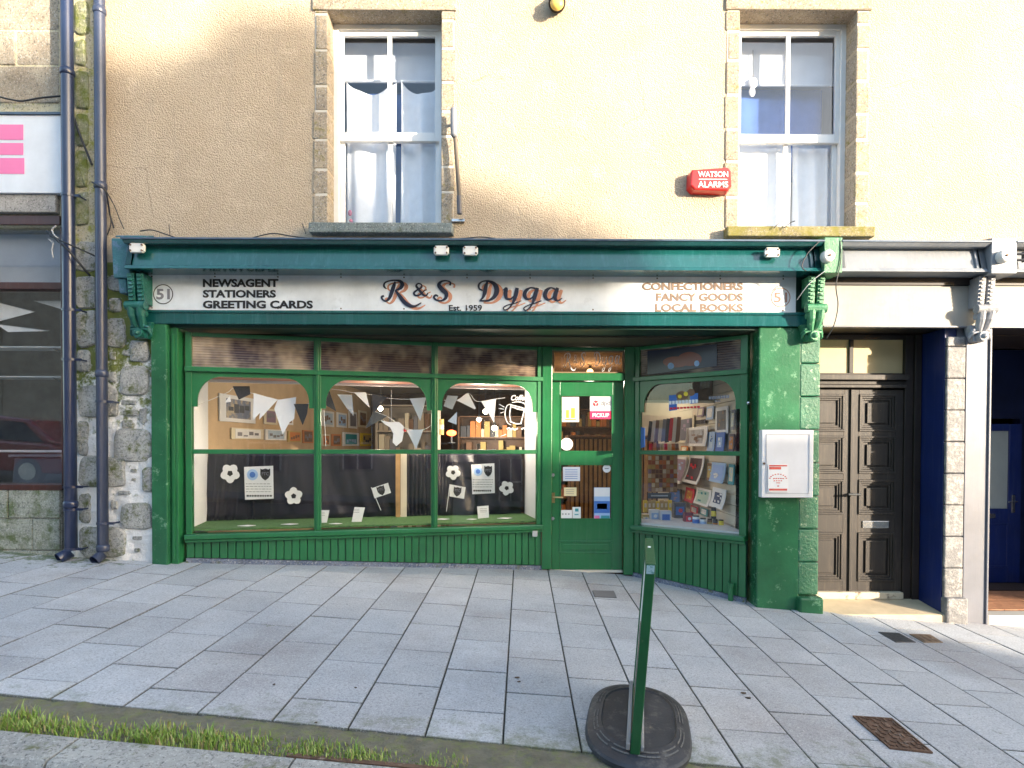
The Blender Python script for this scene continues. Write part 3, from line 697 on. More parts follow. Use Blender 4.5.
# ------------------------------------------------------------------ downpipes
def pipe(xt, xb, Y, r, collars, brk, label, shoe, mt):
    top = P(xt, -60, Y); bot = P(xb, 548 if shoe else 552, Y); p = thing('downpipe', (bot.x, Y, gz(bot.x, Y)), label, 'drainpipe')
    lerp = lambda py: top.lerp(bot, (py + 60) / (548 + 60))
    g = Vector((bot.x, Y, gz(bot.x, Y)))
    path = [top, lerp(250), g + Vector((0, 0, .12)), g + Vector((0, -.02, .075)), g + Vector((-.02 if shoe else -.05, -.10, .03))]
    MB().tube(path, r, 18, caps=False).tube(path[:1] + path[2:3], r * .9, 12).build('pipe', mt, p, smooth=True)
    for c in collars:
        q = lerp(c); d = (bot - top).normalized()
        MB().tube([q - d * .035, q - d * .02, q + d * .02, q + d * .035], [r * 1.02, r * 1.17, r * 1.17, r * 1.02], 18).build('collar', mt, p, smooth=True)
    for c in brk:
        q = lerp(c); m = MB(); m.tube([q + Vector((0, 0, .012)), q - Vector((0, 0, .012))], r * 1.12, 18); m.box(q.x + r, q.x + r + .06, Y - .01, Y + .01, q.z - .012, q.z + .012)
        m.tube([(q.x + r + .045, Y - .012, q.z), (q.x + r + .045, Y + .12, q.z)], .009, 8); m.build('bracket', mt, p)
    return p
pipe(66.3, 71, 5.98, .056, (70, 500), (192, 305.5, 355, 482.5, 505, 545), 'dark blue cast iron downpipe nearest the brown framed window', False, PIPE)
pipe(99, 103, 5.99, .050, (10, 184, 372, 548), (400, 523), 'weathered blue grey downpipe nearest the green shopfront', True, PIPEG)
# ------------------------------------------------------------------ cables
def cable(pts, label, Y=6.04, r=.006, mt=CABLE, cat='cable', nm='cable'):
    pp = [P(p[0], p[1], p[2] if len(p) > 2 else Y) for p in pts]; pp = crspline([tuple(v) for v in pp], 6)
    o = MB().tube(pp, r, 6).build(nm, mt, smooth=True); return tag(o, label, cat)
cable([(74, 118), (80, 135), (86, 150), (92, 165)], 'black cable crossing the mossy strip behind the two downpipes', r=.012)
cable([(92, 182, 5.93), (98, 186, 5.9), (106, 192, 5.93), (110, 215), (114, 228)], 'black cable strapped round the grey downpipe and dropping to the cornice', r=.008)
cable([(104, 188), (108, 205), (111, 222), (108, 233), (103, 240)], 'thin black cable looping right beside the grey downpipe', r=.006)
cable([(105, 189), (114, 205), (120, 220), (124, 229)], 'thin black cable running down to the left end of the cornice', r=.005)
cable([(47, 231, 5.9), (56, 239, 5.88), (68, 250, 5.88), (80, 264, 5.95), (90, 276)], 'thick black cable looped across the dark blue downpipe', r=.011)
cable([(50, 236, 5.9), (66, 243, 5.88), (82, 250, 5.95), (97, 257)], 'black cable running right from the bracket hooks past the downpipe', r=.008)
cable([(56, 226, 5.92), (52, 230, 5.92), (55, 236, 5.92), (58, 238, 5.92)], 'pale bent metal hook beside the dark blue downpipe', r=.008, mt=CABLEW, cat='hook', nm='hook')
cable([(48, 239, 5.92), (53, 243, 5.92), (52, 250, 5.92), (53, 258, 5.92)], 'lower grey metal hook hanging left of the dark blue downpipe', r=.008, mt=CABLEW, cat='hook', nm='hook')
cable([(140, 231), (152, 230), (168, 235), (178, 238.5)], 'slack black cable above the left end of the cornice', r=.006)
cable([(252, 238), (272, 233.5), (290, 236), (315, 239)], 'black cable on the cornice top left of the blue stone sill', r=.006)
cable([(455, 239), (468, 238), (482, 237), (500, 239.5)], 'short black cable on the cornice right of the blue stone sill', r=.006)
cable([(169, 224), (170, 235)], 'short upright twig on the cornice near the downpipes', r=.004, cat='twig', nm='twig')
cable([(302, 223), (306, 234)], 'short leaning twig at the left end of the blue stone sill', r=.004, cat='twig', nm='twig')
cable([(774, 228, 5.96), (779, 223, 5.96), (782, 221, 5.96)], 'small bent twig left of centre on the yellow mossy sill', r=.005, cat='twig', nm='twig')
cable([(784, 228, 5.96), (790, 223, 5.96), (795, 221, 5.96)], 'small bent twig further right on the yellow mossy sill', r=.005, cat='twig', nm='twig')
cable([(821, 240, 5.80), (808, 253, 5.79), (802, 266, 5.79), (806, 271, 5.79)], 'thin dark cable loop on the cornice left of the round knob', r=.005)
cable([(825, 271, 5.79), (812, 281, 5.8), (804, 290, 5.82), (797, 300, 5.9)], 'thin cable hanging from the cornice beside the middle corbel', r=.004, mt=CABLEW)
cable([(840, 241, 5.80), (841, 260, 5.79), (836, 285, 5.8), (838, 305, 5.9), (834, 325, 5.95), (826, 339, 6.0)], 'thin wire hanging down the grey fascia right of the middle corbel', r=.005, mt=CABLE)
cable([(0, 97), (20, 101), (40, 98), (61, 96)], 'drooping black cable above the white panel sign', Y=6.08, r=.009)
cable([(0, 113), (30, 113.5), (61, 113)], 'straight black cable just above the white panel sign', Y=6.05, r=.008)
# ------------------------------------------------------------------ wall mounted things
o = thing('wall_bracket', P(455, 160, 6.0), 'grey sleeved rod hanging on the harled wall right of the left window', 'bracket')
MB().tube([P(453.5, 108, 5.98), P(453.6, 110, 5.98), P(454, 135, 5.98), P(454, 137, 5.98)], [.022, .033, .033, .022], 14).build('sleeve', plain('grey_plastic_sleeve', (.20, .21, .24), .5), o, smooth=True)
MB().tube([P(455, 136, 6.0), P(459.5, 200, 6.0)], .02, 10).build('rod', plain('dark_bronze', (.10, .08, .06), .5), o)
MB().tube([P(459, 196, 5.99), P(459.6, 214, 5.99)], .024, 10).build('socket', plain('bracket_socket', (.09, .09, .11), .5), o)
MB().box(P(451, 217, 6).x, P(464, 217, 6).x, 6.06, 6.1, P(457, 219, 6).z, P(457, 216.5, 6).z).box(P(450.5, 122, 6).x, P(452, 122, 6).x, 5.98, 6.1, P(457, 122, 6).z, P(457, 119, 6).z).build('mounting', CHROME, o)
o = thing('wall_lamp', P(557, 4, 5.98), 'small round yellow lamp with dark rim, top centre of the harled wall', 'lamp')
MB().tube([P(557, 3, 6.1), P(557, 3, 6.0)], .085, 20).build('rim', DARKW, o, .01); MB().ball(P(557, 3.5, 5.98), .068, 16, (1, .6, 1)).build('lens', plain('amber_lens', (.75, .50, .12), .3), o, smooth=True)
# alarm
A = thing('alarm_box', P(710, 179, 6.0), 'red alarm box with white lettering left of the right window', 'alarm')
pts = [(692, 170), (728, 167.5), (731, 171), (731.5, 186), (728, 191), (694, 190), (690, 186), (690.5, 173)]
m = MB(); fr = [P(x, y, 6.0) for x, y in pts]; c = sum(fr, Vector()) / len(fr)
bk = [c + (p - c) * 1.05 + Vector((0, .1, 0)) for p in fr]; ff = [c + (p - c) * .93 + Vector((0, -.012, 0)) for p in fr]; n = len(fr)
m.add(ff + fr + bk, [tuple(range(n))] + [(i, i + n, (i + 1) % n + n, (i + 1) % n) for i in range(n)] + [(i + n, i + 2 * n, (i + 1) % n + 2 * n, (i + 1) % n + n) for i in range(n)])
m.build('housing', RED, A, .006)
pf = pix(5.985); text('lettering', 'WATSON', WHITEINK, A, pf, 698, 728, 177, 171.5, .012); text('lettering', 'ALARMS', WHITEINK, A, pf, 698, 728, 187.5, 181.5, .012)
MB().box(P(699, 179, 5.985).x, P(727, 179, 5.985).x, 5.982, 5.986, P(700, 179.8, 5.985).z, P(700, 179, 5.985).z).build('divider_line', WHITEINK, A)
# ------------------------------------------------------------------ shopfront
V = Vector; UP = V((0, 0, 1))
class Plane:                                   # a vertical plane A->B ; d = distance behind it
    def __init__(s, A, B):
        s.A = V((A[0], A[1], 0)); s.B = V((B[0], B[1], 0)); s.L = (s.B - s.A).length; s.u = (s.B - s.A) / s.L; s.n = V((-s.u.y, s.u.x, 0))
    def p(s, a, z, d=0): return s.A + s.u * a + s.n * d + UP * z
    def hit(s, px, py, d=0):
        q = hit(px, py, s.A + s.n * d, s.n); return (q - s.A).dot(s.u), q.z
    def f(s, d0=0): return lambda x, y, d: hit(x, y, s.A + s.n * d0, s.n) - s.n * d
    def ob(s, mb, a0, a1, z0, z1, d0, d1): mb.obox(s.p(a0, z0, d0), s.u * (a1 - a0), s.n * (d1 - d0), UP * (z1 - z0)); return mb
LB = Plane((-3.47, 6.19), (.235, 7.05)); RB = Plane((1.31, 7.05), (2.33, 6.21)); DP = Plane((.235, 7.05), (1.31, 7.05))
SF = thing('shopfront', (0, 6.1, 0), 'green painted timber shopfront with angled windows and recessed door', 'shopfront')
# pilasters
m = MB(); m.box(-3.735, -3.575, 6.04, 6.45, .2, 2.76); pl = m.build('pilaster', GREENR, SF, .012)
m = MB(); m.box(-3.572, -3.50, 6.10, 6.3, .22, 2.68); m.box(-3.555, -3.525, 6.085, 6.1, .3, 2.6); m.build('corner_post', GREEN, SF, .006)
m = MB(); m.box(2.385, 2.815, 6.065, 6.70, -.35, 2.69); pr = m.build('pilaster', GREENR, SF, .015)
m = MB(); z = -.02
for i in range(8): m.box(2.80, 3.005 + random.uniform(-.004, .004), 6.061 + random.uniform(-.002, .002), 6.42, z + .003, z + .332); z += .335
m.build('quoin_stones', [rough_paint('green_on_stone', (.012, .12, .06), (.35, .45, .33), .57, 1, .4, 16)], SF, .014)
m = MB(); m.box(2.79, 3.03, 5.985, 6.5, -.32, -.03); m.build('pilaster_base', GREENR, SF, .02)
# beam, rail, soffit
m = MB(); m.box(-3.755, 3.01, 6.10, 6.5, 2.665, 3.30); m.build('beam', DKGREEN, SF)
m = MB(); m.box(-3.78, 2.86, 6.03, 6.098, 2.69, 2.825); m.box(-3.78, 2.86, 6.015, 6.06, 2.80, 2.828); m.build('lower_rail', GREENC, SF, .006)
m = MB(); m.prism([(-3.6, 6.45, 2.645), (2.385, 6.45, 2.645), (2.385, 7.4, 2.645), (-3.6, 7.4, 2.645)], (0, 0, .03)); m.build('soffit', mat('soffit_brown', (.05, .045, .03), .6, var=.3), SF)
# cornice box, part by part
def cornice(x0, x1, mt, par, endcap=False):
    m = MB()
    m.prism([(x0, 5.862, 3.215), (x0, 5.915, 3.43), (x0, 6.098, 3.43), (x0, 6.098, 3.215)], (x1 - x0, 0, 0))
    m.prism([(x0, 5.83, 3.185), (x0, 5.845, 3.222), (x0, 6.098, 3.214), (x0, 6.098, 3.185)], (x1 - x0, 0, 0))
    m.prism([(x0, 5.835, 3.425), (x0, 5.80, 3.455), (x0, 6.098, 3.455), (x0, 6.098, 3.431)], (x1 - x0, 0, 0))
    c = m.build('cornice', mt, par, .004)
    m = MB(); m.prism([(x0 - .01, 5.792, 3.457), (x0 - .01, 5.792, 3.475), (x0 - .01, 6.095, 3.53), (x0 - .01, 6.095, 3.457)], (x1 - x0 + .02, 0, 0)); m.build('lead_flashing', LEAD, c, .003)
    m = MB()
    for a, w in ((x0, .055), (x1 - .055, .055), (x1 - .10, .022)): m.prism([(a, 5.845, 3.223), (a, 5.895, 3.424), (a, 5.93, 3.424), (a, 5.88, 3.223)], (w, 0, 0)); m.build('end_moulding', mt, c, .003)
    return c
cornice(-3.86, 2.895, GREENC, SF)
m = MB(); m.prism([(-4.03, 5.93, 3.12), (-4.03, 5.90, 3.50), (-4.03, 6.09, 3.50), (-4.03, 6.09, 3.12)], (.165, 0, 0)); m.prism([(-4.0, 5.97, 2.98), (-4.0, 5.95, 3.118), (-4.0, 6.09, 3.118), (-4.0, 6.09, 2.98)], (.08, 0, 0)); m.prism([(-3.99, 5.90, 3.505), (-3.72, 5.90, 3.505), (-3.72, 6.09, 3.57), (-3.99, 6.09, 3.57)], (0, 0, .02)); m.build('weathered_end_cap', rough_paint('blue_green_weathered', (.03, .13, .16), (.10, .18, .28), .5), SF, .01)
def endblock(x0, x1, mt, par):
    m = MB(); m.prism([(x0, 5.80, 3.16), (x0, 5.80, 3.50), (x0, 6.098, 3.56), (x0, 6.098, 3.16)], (x1 - x0, 0, 0)); m.build('cornice_block', mt, par, .006)
endblock(2.90, 3.075, GREENS, SF)
def corbel(X, mt, par, Y=6.03):
    c = MB(); w = .125
    for s in (-1, 1):
        xc = X + s * .046
        c.prism([(xc - .034, Y - .13, 3.16), (xc - .034, Y - .10, 2.87), (xc - .034, Y + .03, 2.87), (xc - .034, Y + .03, 3.16)], (.068, 0, 0))
        for k in range(7):
            z = 3.135 - k * .038; c.box(xc - .021, xc + .021, Y - .142 + .0035 * k, Y - .09, z - .012, z + .012)
        c.tube([(xc - .052, Y - .11, 2.845), (xc + .052, Y - .11, 2.845)], .045, 12)
        c.tube([(xc - .04, Y - .085, 2.775), (xc + .04, Y - .085, 2.775)], .032, 10)
        pth = [(xc, Y - .11, 2.83), (xc - s * .005, Y - .10, 2.75), (xc - s * .012, Y - .07, 2.68), (xc - s * .03, Y - .05, 2.62)]
        c.tube(pth, [.045, .04, .035, .02], 8)
        # leaf scrolls to the sides of the rosette
        for a in (0, 1): c.tube([(X + s * .02, Y - .06, 2.66 - a * .03), (X + s * .08, Y - .055, 2.65 - a * .03), (X + s * .10, Y - .03, 2.61 - a * .03), (X + s * .095, Y - .02, 2.58 - a * .02)], [.018, .016, .014, .008], 7)
    c.prism([(X - .11, Y - .04, 2.70), (X + .11, Y - .04, 2.70), (X + .06, Y - .04, 2.54), (X - .06, Y - .04, 2.54)], (0, .08, 0))
    c.tube([(X, Y - .02, 2.585), (X, Y - .10, 2.585)], .048, 16); c.ball((X, Y - .10, 2.585), .028, 10)
    return c.build('corbel', mt, par, .004)
corbel(-3.80, rough_paint('old_green_corbel', (.010, .11, .085), (.06, .20, .22), .56), SF); corbel(2.885, GREENS, SF)

# lettered fascia board
SG = thing('shop_sign', (0, 6.06, 2.83), 'long white fascia board with dark script lettering over the green shopfront', 'sign')
ys = 6.055
SGX0, SGX1 = P(148.5, 300, ys).x, P(796, 300, ys).x
m = MB(); m.box(SGX0, SGX1, ys, 6.098, 2.832, 3.212); m.build('board', SIGNW, SG, .003)
m = MB()
for px in (152, 215, 278, 341, 404, 467, 530, 593, 657, 720, 783):
    for z in (2.855, 3.10 + .07): q = P(px, 300, ys); m.tube([(q.x, ys - .003, z), (q.x, ys + .004, z)], .008, 8)
m.build('screw', IRON, SG)
sf = pix(ys)
def row(b, x0, x1, yb, yt, mt, bold=.04): return text('lettering', b, mt, SG, sf, x0, x1, yb, yt, bold, .004)
row('NEWSAGENT', 203, 278.5, 287.2, 279, INK); row('STATIONERS', 203, 276, 297.8, 290, INK); row('GREETING CARDS', 203, 313, 308.6, 300.6, INK)
row('CONFECTIONERS', 642, 743, 290.5, 282.5, INK_SUN); row('FANCY GOODS', 656, 743, 301.2, 293.2, INK_SUN); row('LOCAL BOOKS', 655, 743, 311.8, 303.8, INK_SUN)
row('Est. 1959', 449, 482, 311, 305, INK, .02)
def ring(mb, f, cx, cy, r, w, d, n=40):
    vs = []
    for k in range(n):
        a = 6.28318 * k / n; vs.append(f(cx + math.cos(a) * r, cy + math.sin(a) * r, d)); vs.append(f(cx + math.cos(a) * (r - w), cy + math.sin(a) * (r - w), d))
    mb.add(vs, [(2 * k, 2 * k + 1, (2 * k + 3) % (2 * n), (2 * k + 2) % (2 * n)) for k in range(n)])
def disc(mb, f, cx, cy, r, d, n=24, ry=None):
    mb.add([f(cx + math.cos(6.28318 * k / n) * r, cy + math.sin(6.28318 * k / n) * (ry or r), d) for k in range(n)], [tuple(range(n))])
m = MB(); ring(m, sf, 163.3, 294.3, 10, .9, .003); m.build('number_ring', INK, SG); row('51', 156.5, 170, 299.5, 289, GREYINK, .03)
m = MB(); ring(m, sf, 780.5, 297.5, 9.8, .9, .003); m.build('number_ring', INKP, SG); row('51', 774, 787, 302.5, 292.5, INKP, .01)
DY = [
 [(104, 60, 5), (96, 85, 15), (86, 115, 16), (74, 145, 12), (56, 160, 7), (38, 150, 6), (36, 138, 9), (47, 133, 7)],
 [(60, 98, 4), (47, 84, 8), (52, 66, 6), (78, 56, 5), (108, 54, 6), (132, 60, 12), (140, 76, 17), (130, 94, 12), (104, 106, 4)],
 [(104, 104, 5), (124, 130, 14), (148, 162, 17), (176, 182, 15), (205, 186, 9), (238, 168, 3)],
 [(272, 118, 4), (262, 132, 6), (246, 126, 9), (224, 100, 10), (212, 82, 8), (222, 70, 5), (238, 76, 5), (238, 90, 7), (216, 104, 7), (200, 118, 8), (208, 131, 7), (230, 128, 5), (252, 108, 4), (266, 102, 3)],
 [(384, 80, 9), (386, 64, 6), (366, 56, 5), (340, 60, 8), (328, 78, 16), (344, 100, 20), (364, 120, 18), (362, 144, 12), (340, 158, 7), (314, 154, 7), (302, 140, 8), (312, 130, 8), (324, 136, 5)],
 [(578, 54, 4), (568, 84, 15), (562, 116, 16), (552, 142, 9), (536, 158, 4)],
 [(552, 106, 4), (534, 96, 7), (532, 76, 8), (550, 60, 5), (582, 58, 8), (612, 74, 17), (624, 104, 22), (612, 136, 16), (584, 156, 8), (556, 158, 6), (536, 158, 3)],
 [(656, 104, 3), (672, 96, 12), (668, 120, 17), (674, 146, 12), (696, 148, 6), (716, 128, 4)],
 [(728, 92, 14), (722, 120, 17), (716, 146, 14), (704, 172, 8), (688, 194, 5), (666, 206, 5), (658, 194, 5), (680, 180, 4), (714, 172, 4), (750, 158, 3)],
 [(822, 96, 8), (796, 92, 6), (772, 108, 14), (766, 132, 16), (780, 150, 9), (802, 144, 5), (818, 122, 4)],
 [(832, 92, 12), (822, 122, 17), (816, 146, 14), (806, 172, 8), (790, 196, 5), (770, 208, 5), (762, 196, 5), (784, 182, 4), (816, 172, 4), (852, 158, 3)],
 [(924, 100, 7), (900, 92, 6), (878, 106, 15), (870, 132, 17), (884, 152, 10), (906, 146, 5), (920, 124, 4)],
 [(936, 92, 12), (924, 120, 17), (922, 146, 14), (936, 158, 7), (958, 144, 3)]]
zf = lambda ox, oy: (lambda x, y, d: sf(375 + (x + ox) / 5.12, 270 + (y + oy) / 5.12, d))
m = MB(); strokes(m, [[(x, y, w * 1.1 + 1.5) for x, y, w in s] for s in DY], zf(20, 11), .001); m.build('letter_shadow', SALMON, SG)
for i0, i1 in ((0, 3), (3, 4), (4, 5), (5, 7), (7, 9), (9, 11), (11, 13)):
    m = MB(); strokes(m, [[(x, y, w * 1.15 + 1.5) for x, y, w in s] for s in DY[i0:i1]], zf(0, 0), .007); m.build('script_letter', NAVY, SG)

# mounting plates and knobs on the cornice
def plate(px, py, label):
    f = pix(5.845); t = thing('mounting_plate', P(px, py, 5.845), label, 'mounting plate', 'white plates screwed to the cornice')
    a = P(px - 7.5, py + 4.6, 5.845); b = P(px + 7.5, py - 4.6, 5.845)
    MB().box(a.x + .012, b.x - .012, 5.818, 5.852, a.z, b.z).box(a.x, b.x, 5.822, 5.852, a.z + .012, b.z - .012).build('plate', plain('ceramic_white', (.75, .74, .70), .35, dirt=((.35, .2, .1), 30, .6, .7)), t, .006)
    m = MB()
    for sx in (.018, -.018):
        for sz in (.018, -.018): X = (a.x if sx > 0 else b.x) + sx; Z = (a.z if sz > 0 else b.z) + sz; m.tube([(X, 5.825, Z), (X, 5.808, Z)], .009, 8)
    m.build('bolt', IRON, t)
plate(138, 248.5, 'white screwed plate at the left end of the green cornice'); plate(441.5, 251, 'left one of the two close white plates at the middle of the cornice')
plate(470.5, 251.3, 'right one of the two close white plates at the middle of the cornice'); plate(771.5, 253, 'white plate on the sunlit green cornice left of the round knob')
def knob(px, py, label, Y=5.80):
    c = P(px, py, Y); t = thing('round_knob', c, label, 'knob', 'round pale knobs on the cornice blocks'); w = plain('knob_white', (.62, .61, .58), .4)
    MB().tube([c, c + V((0, -.02, 0)), c + V((0, -.06, 0)), c + V((0, -.07, 0))], [.062, .062, .058, .045], 20).build('cap', w, t, .004); MB().tube([c + V((0, -.07, 0)), c + V((0, -.082, 0))], .012, 8).build('stud', IRON, t)
knob(826, 257.5, 'round white knob on the sunlit green cornice block'); knob(1001, 257.5, 'round white knob on the grey cornice block at right')
t = thing('cleat', P(1019, 257, 5.83), 'dark two pronged cleat on the cornice at the right edge', 'cleat')
for dy in (-3, 3): MB().tube([P(1010, 257 + dy, 5.82), P(1026, 257 + dy, 5.80)], .012, 8).build('prong', CABLE, t)
MB().tube([P(1024, 252, 5.82), P(1024, 262, 5.82)], .02, 8).build('bar', CABLE, t)

# ---- glazed bays
TR0, TR1 = 2.235, 2.285
def spandrel(pl, mb, a0, a1, d0, d1, drop=.36, top=.045, r=.23):
    zt = TR0; zb = zt - drop; e = .05
    pts = [(a0, zt), (a0, zb), (a0 + e, zb)]
    for k in range(0, 11):
        t = math.pi - k / 10 * math.pi / 2; pts.append((a0 + e + r + math.cos(t) * r, zb + .06 + math.sin(t) * (drop - .06 - top)))
    for k in range(0, 11):
        t = math.pi / 2 - k / 10 * math.pi / 2; pts.append((a1 - e - r + math.cos(t) * r, zb + .06 + math.sin(t) * (drop - .06 - top)))
    pts += [(a1 - e, zb), (a1, zb), (a1, zt)]
    inner = pts[1:-1]; inner = [(a0, zb)] + pts[2:-2] + [(a1, zb)]
    for (p, q) in zip(inner[:-1], inner[1:]):
        if q[0] - p[0] < 1e-5: continue
        mb.prism([pl.p(p[0], p[1], d0), pl.p(q[0], q[1], d0), pl.p(q[0], zt, d0), pl.p(p[0], zt, d0)], pl.n * (d1 - d0))
def thing_frame(fr, name):
    root = None
    for k, (v0, f0) in enumerate(fr.g):
        v1, f1 = fr.g[k + 1] if k + 1 < len(fr.g) else (len(fr.v), len(fr.f))
        q = MB(); q.v = fr.v[v0:v1]; q.f = [[i - v0 for i in f] for f in fr.f[f0:f1]]; q.m = [0] * len(q.f)
        o = q.build(name if root is None else 'mullion', GREEN, SF if root is None else root, .005)
        root = root or o
    return root
def bay(pl, mull, endw, label_pane):
    L = pl.L; edges = [endw] ; fr = MB()
    pl.ob(fr, 0, endw, .50, 2.64, -.01, .07); pl.ob(fr, L - endw, L, .50, 2.64, -.01, .07)
    for a in mull: pl.ob(fr, a - .036, a + .036, .50, 2.64, -.012, .07); pl.ob(fr, a - .014, a + .014, .56, 2.60, -.024, -.012)
    bounds = [endw] + [x for a in mull for x in (a - .036, a + .036)] + [L - endw]
    par = thing_frame(fr, 'window_frame')
    hr = MB()
    for a0, a1 in zip(bounds[0::2], bounds[1::2]):
        pl.ob(hr, a0, a1, 2.60, 2.64, 0, .06); pl.ob(hr, a0, a1, 1.385, 1.432, 0, .06)
    pieces(hr, 'rail', GREEN, par, .004)
    tr = MB(); pl.ob(tr, 0, L, TR0, TR1, -.035, -.014); 
    for a0, a1 in zip(bounds[0::2], bounds[1::2]): pl.ob(tr, a0, a1, TR0 + .002, TR1 - .002, -.013, .06)
    pieces(tr, 'transom', GREEN, par, .005)
    sl = MB(); pl.ob(sl, -.0, L, .505, .557, -.075, .06); pl.ob(sl, 0, L, .47, .503, -.05, -.012); pieces(sl, 'sill', GREEN, par, .008)
    sp = MB()
    for a0, a1 in zip(bounds[0::2], bounds[1::2]): q = MB(); spandrel(pl, q, a0, a1, .004, .028, r=.23 if len(mull) else .20); q.build('arched_board', GREEN, par)
    for a0, a1 in zip(bounds[0::2], bounds[1::2]):
        g = MB(); pl.ob(g, a0, a1, .557, 1.385, .034, .039); g.build('pane', GLASS, par)
        g = MB(); pl.ob(g, a0, a1, 1.432, TR0, .034, .039); g.build('pane', GLASS, par)
        g = MB(); pl.ob(g, a0, a1, TR1, 2.60, .02, .03); g.build('reeded_toplight', REED, par)
    # stallriser boarding
    st = MB(); bd = .078; n = int(L / bd); bd = L / n
    for i in range(n):
        a0 = i * bd; mid = pl.p(a0 + bd / 2, 0); zb = gz(mid.x, mid.y) + .055
        pl.ob(st, a0 + .004, a0 + bd - .004, zb, .469, 0, .02)
    st.build('stallriser', GREEN, SF, .005)
    bk = MB(); a = pl.p(0, 0, .022); b = pl.p(L, 0, .022)
    bk.prism([V((a.x, a.y, gz(a.x, a.y) + .05)), V((b.x, b.y, gz(b.x, b.y) + .05)), V((b.x, b.y, .50)), V((a.x, a.y, .50))], pl.n * .03); bk.build('boarding_back', DKGREEN, SF)
    ba = pl.p(0, 0, -.012); bb = pl.p(L, 0, -.012); m = MB()
    m.prism([V((ba.x, ba.y, gz(ba.x, ba.y) - .02)), V((bb.x, bb.y, gz(bb.x, bb.y) - .02)), V((bb.x, bb.y, gz(bb.x, bb.y) + .05)), V((ba.x, ba.y, gz(ba.x, ba.y) + .05))], pl.n * .05)
    m.build('stone_plinth', granite_mat('blue_grey_plinth', (.10, .13, .20), (.20, .23, .30), .2), SF)
    return bounds
m1 = LB.hit(317.5, 440)[0]; m2 = LB.hit(434.5, 440)[0]
bL = bay(LB, [m1, m2], .06, '')
bR = bay(RB, [], .075, '')
# floors and ends of the display windows
g = MB(); g.prism([LB.p(.0, .575, .05), LB.p(LB.L, .575, .05), LB.p(LB.L, .575, .85), LB.p(0, .575, .85)], (0, 0, .02)); g.build('display_floor', GRASSM, SF)
m = MB(); LB.ob(m, -.03, .0, .56, 2.25, .07, .82); LB.ob(m, LB.L - .02, LB.L + .01, .56, 2.62, .07, .80); m.build('display_end_panel', WPANEL, SF)
m = MB(); LB.ob(m, -.03, LB.L, 2.195, 2.225, .06, .36); m.build('display_canopy', plain('orange_wood', (.42, .16, .09), .5, dirt=((.35, .20, .24), 2, .5, .6)), SF)
m = MB(); LB.ob(m, -.03, LB.L, 2.165, 2.20, .361, .385); m.build('canopy_edge', WHITEP, SF, .003)

# ---- door
DR = None
m = MB()
DP.ob(m, 0, .115, .03, 2.64, -.03, .10); DP.ob(m, .965, DP.L, -.03, 2.64, -.03, .10); dfr = m.build('door_frame', GREEN, SF, .006)
m = MB(); DP.ob(m, .116, .964, 2.245, 2.335, -.02, .09); DP.ob(m, .116, .964, 2.60, 2.64, 0, .09); m.build('door_transom', GREEN, dfr, .01)
m = MB(); DP.ob(m, .116, .964, 2.335, 2.60, .03, .036); fl = m.build('fanlight', glass_mat('brown_fanlight', (.55, .42, .30), refl=1.6), SF)
m = MB()
for a0, a1, z0, z1 in ((.116, .14, 2.335, 2.6), (.94, .964, 2.335, 2.6), (.14, .94, 2.335, 2.352), (.14, .94, 2.583, 2.6)): DP.ob(m, a0, a1, z0, z1, .02, .03)
m.build('fanlight_bead', plain('tan_bead', (.25, .17, .10), .5), fl)
ff = DP.f(.02); m = MB(); strokes(m, [[(x, y, w * .7) for x, y, w in s] for s in DY], lambda x, y, d: ff(561.5 + x / 16.2, 353 + (y - 50) / 7.6 - x * .003, d), .002); m.build('fanlight_lettering', WHITEINK, fl)
d0, d1 = .045, .085
la0, la1 = .12, .96
def dz(py): return P(587, py, 7.10).z
def dx(px): return P(px, 470, 7.10).x - .235
ga, gb = dx(560), dx(612.5)
zs = [dz(569.5) + .0, dz(519.5), dz(464), dz(452), dz(395), 2.242]
m = MB(); DP.ob(m, la0, ga, zs[0], zs[5], d0, d1); DP.ob(m, gb, la1, zs[0], zs[5], d0, d1)
DP.ob(m, ga, gb, zs[0], zs[1], d0, d1); DP.ob(m, ga, gb, zs[2], zs[3], d0, d1); DP.ob(m, ga, gb, zs[4], zs[5], d0, d1)
door = m.build('door', GREEN, SF, .004)
m = MB(); pa, pb, pc, pd = dx(559), dx(613), dz(553.5), dz(540.5)
for q in ((pa, pb, pc, pc + .02), (pa, pb, pd - .02, pd), (pa, pa + .02, pc + .021, pd - .021), (pb - .02, pb, pc + .021, pd - .021)): DP.ob(m, *q, d0 - .008, d0)
DP.ob(m, pa + .05, pb - .05, pc + .045, pd - .045, d0 - .006, d0); m.build('door_panel', GREEN, door, .003)
m = MB()
for z0, z1 in ((zs[1], zs[2]), (zs[3], zs[4])):
    for q in ((ga, gb, z0, z0 + .014), (ga, gb, z1 - .014, z1), (ga, ga + .014, z0 + .0145, z1 - .0145), (gb - .014, gb, z0 + .0145, z1 - .0145)): DP.ob(m, *q, d0 - .006, d0 + .012)
m.build('glazing_bead', GREEN, door)
for z0, z1 in ((zs[1], zs[2]), (zs[3], zs[4])):
    m = MB(); DP.ob(m, ga, gb, z0, z1, d0 + .016, d0 + .021); m.build('pane', glass_mat('door_glass', (.80, .74, .68), refl=1.2), door)
m = MB(); DP.ob(m, la0, la1, zs[0] - .03, zs[0] - .002, d0 - .02, d1); m.build('weather_bar', plain('pale_weather_bar', (.62, .58, .50), .5), SF)
m = MB(); hx = dx(553.5) ; hzz = dz(497)
DP.ob(m, hx - .018, hx + .018, hzz - .07, hzz + .05, d0 - .01, d0)
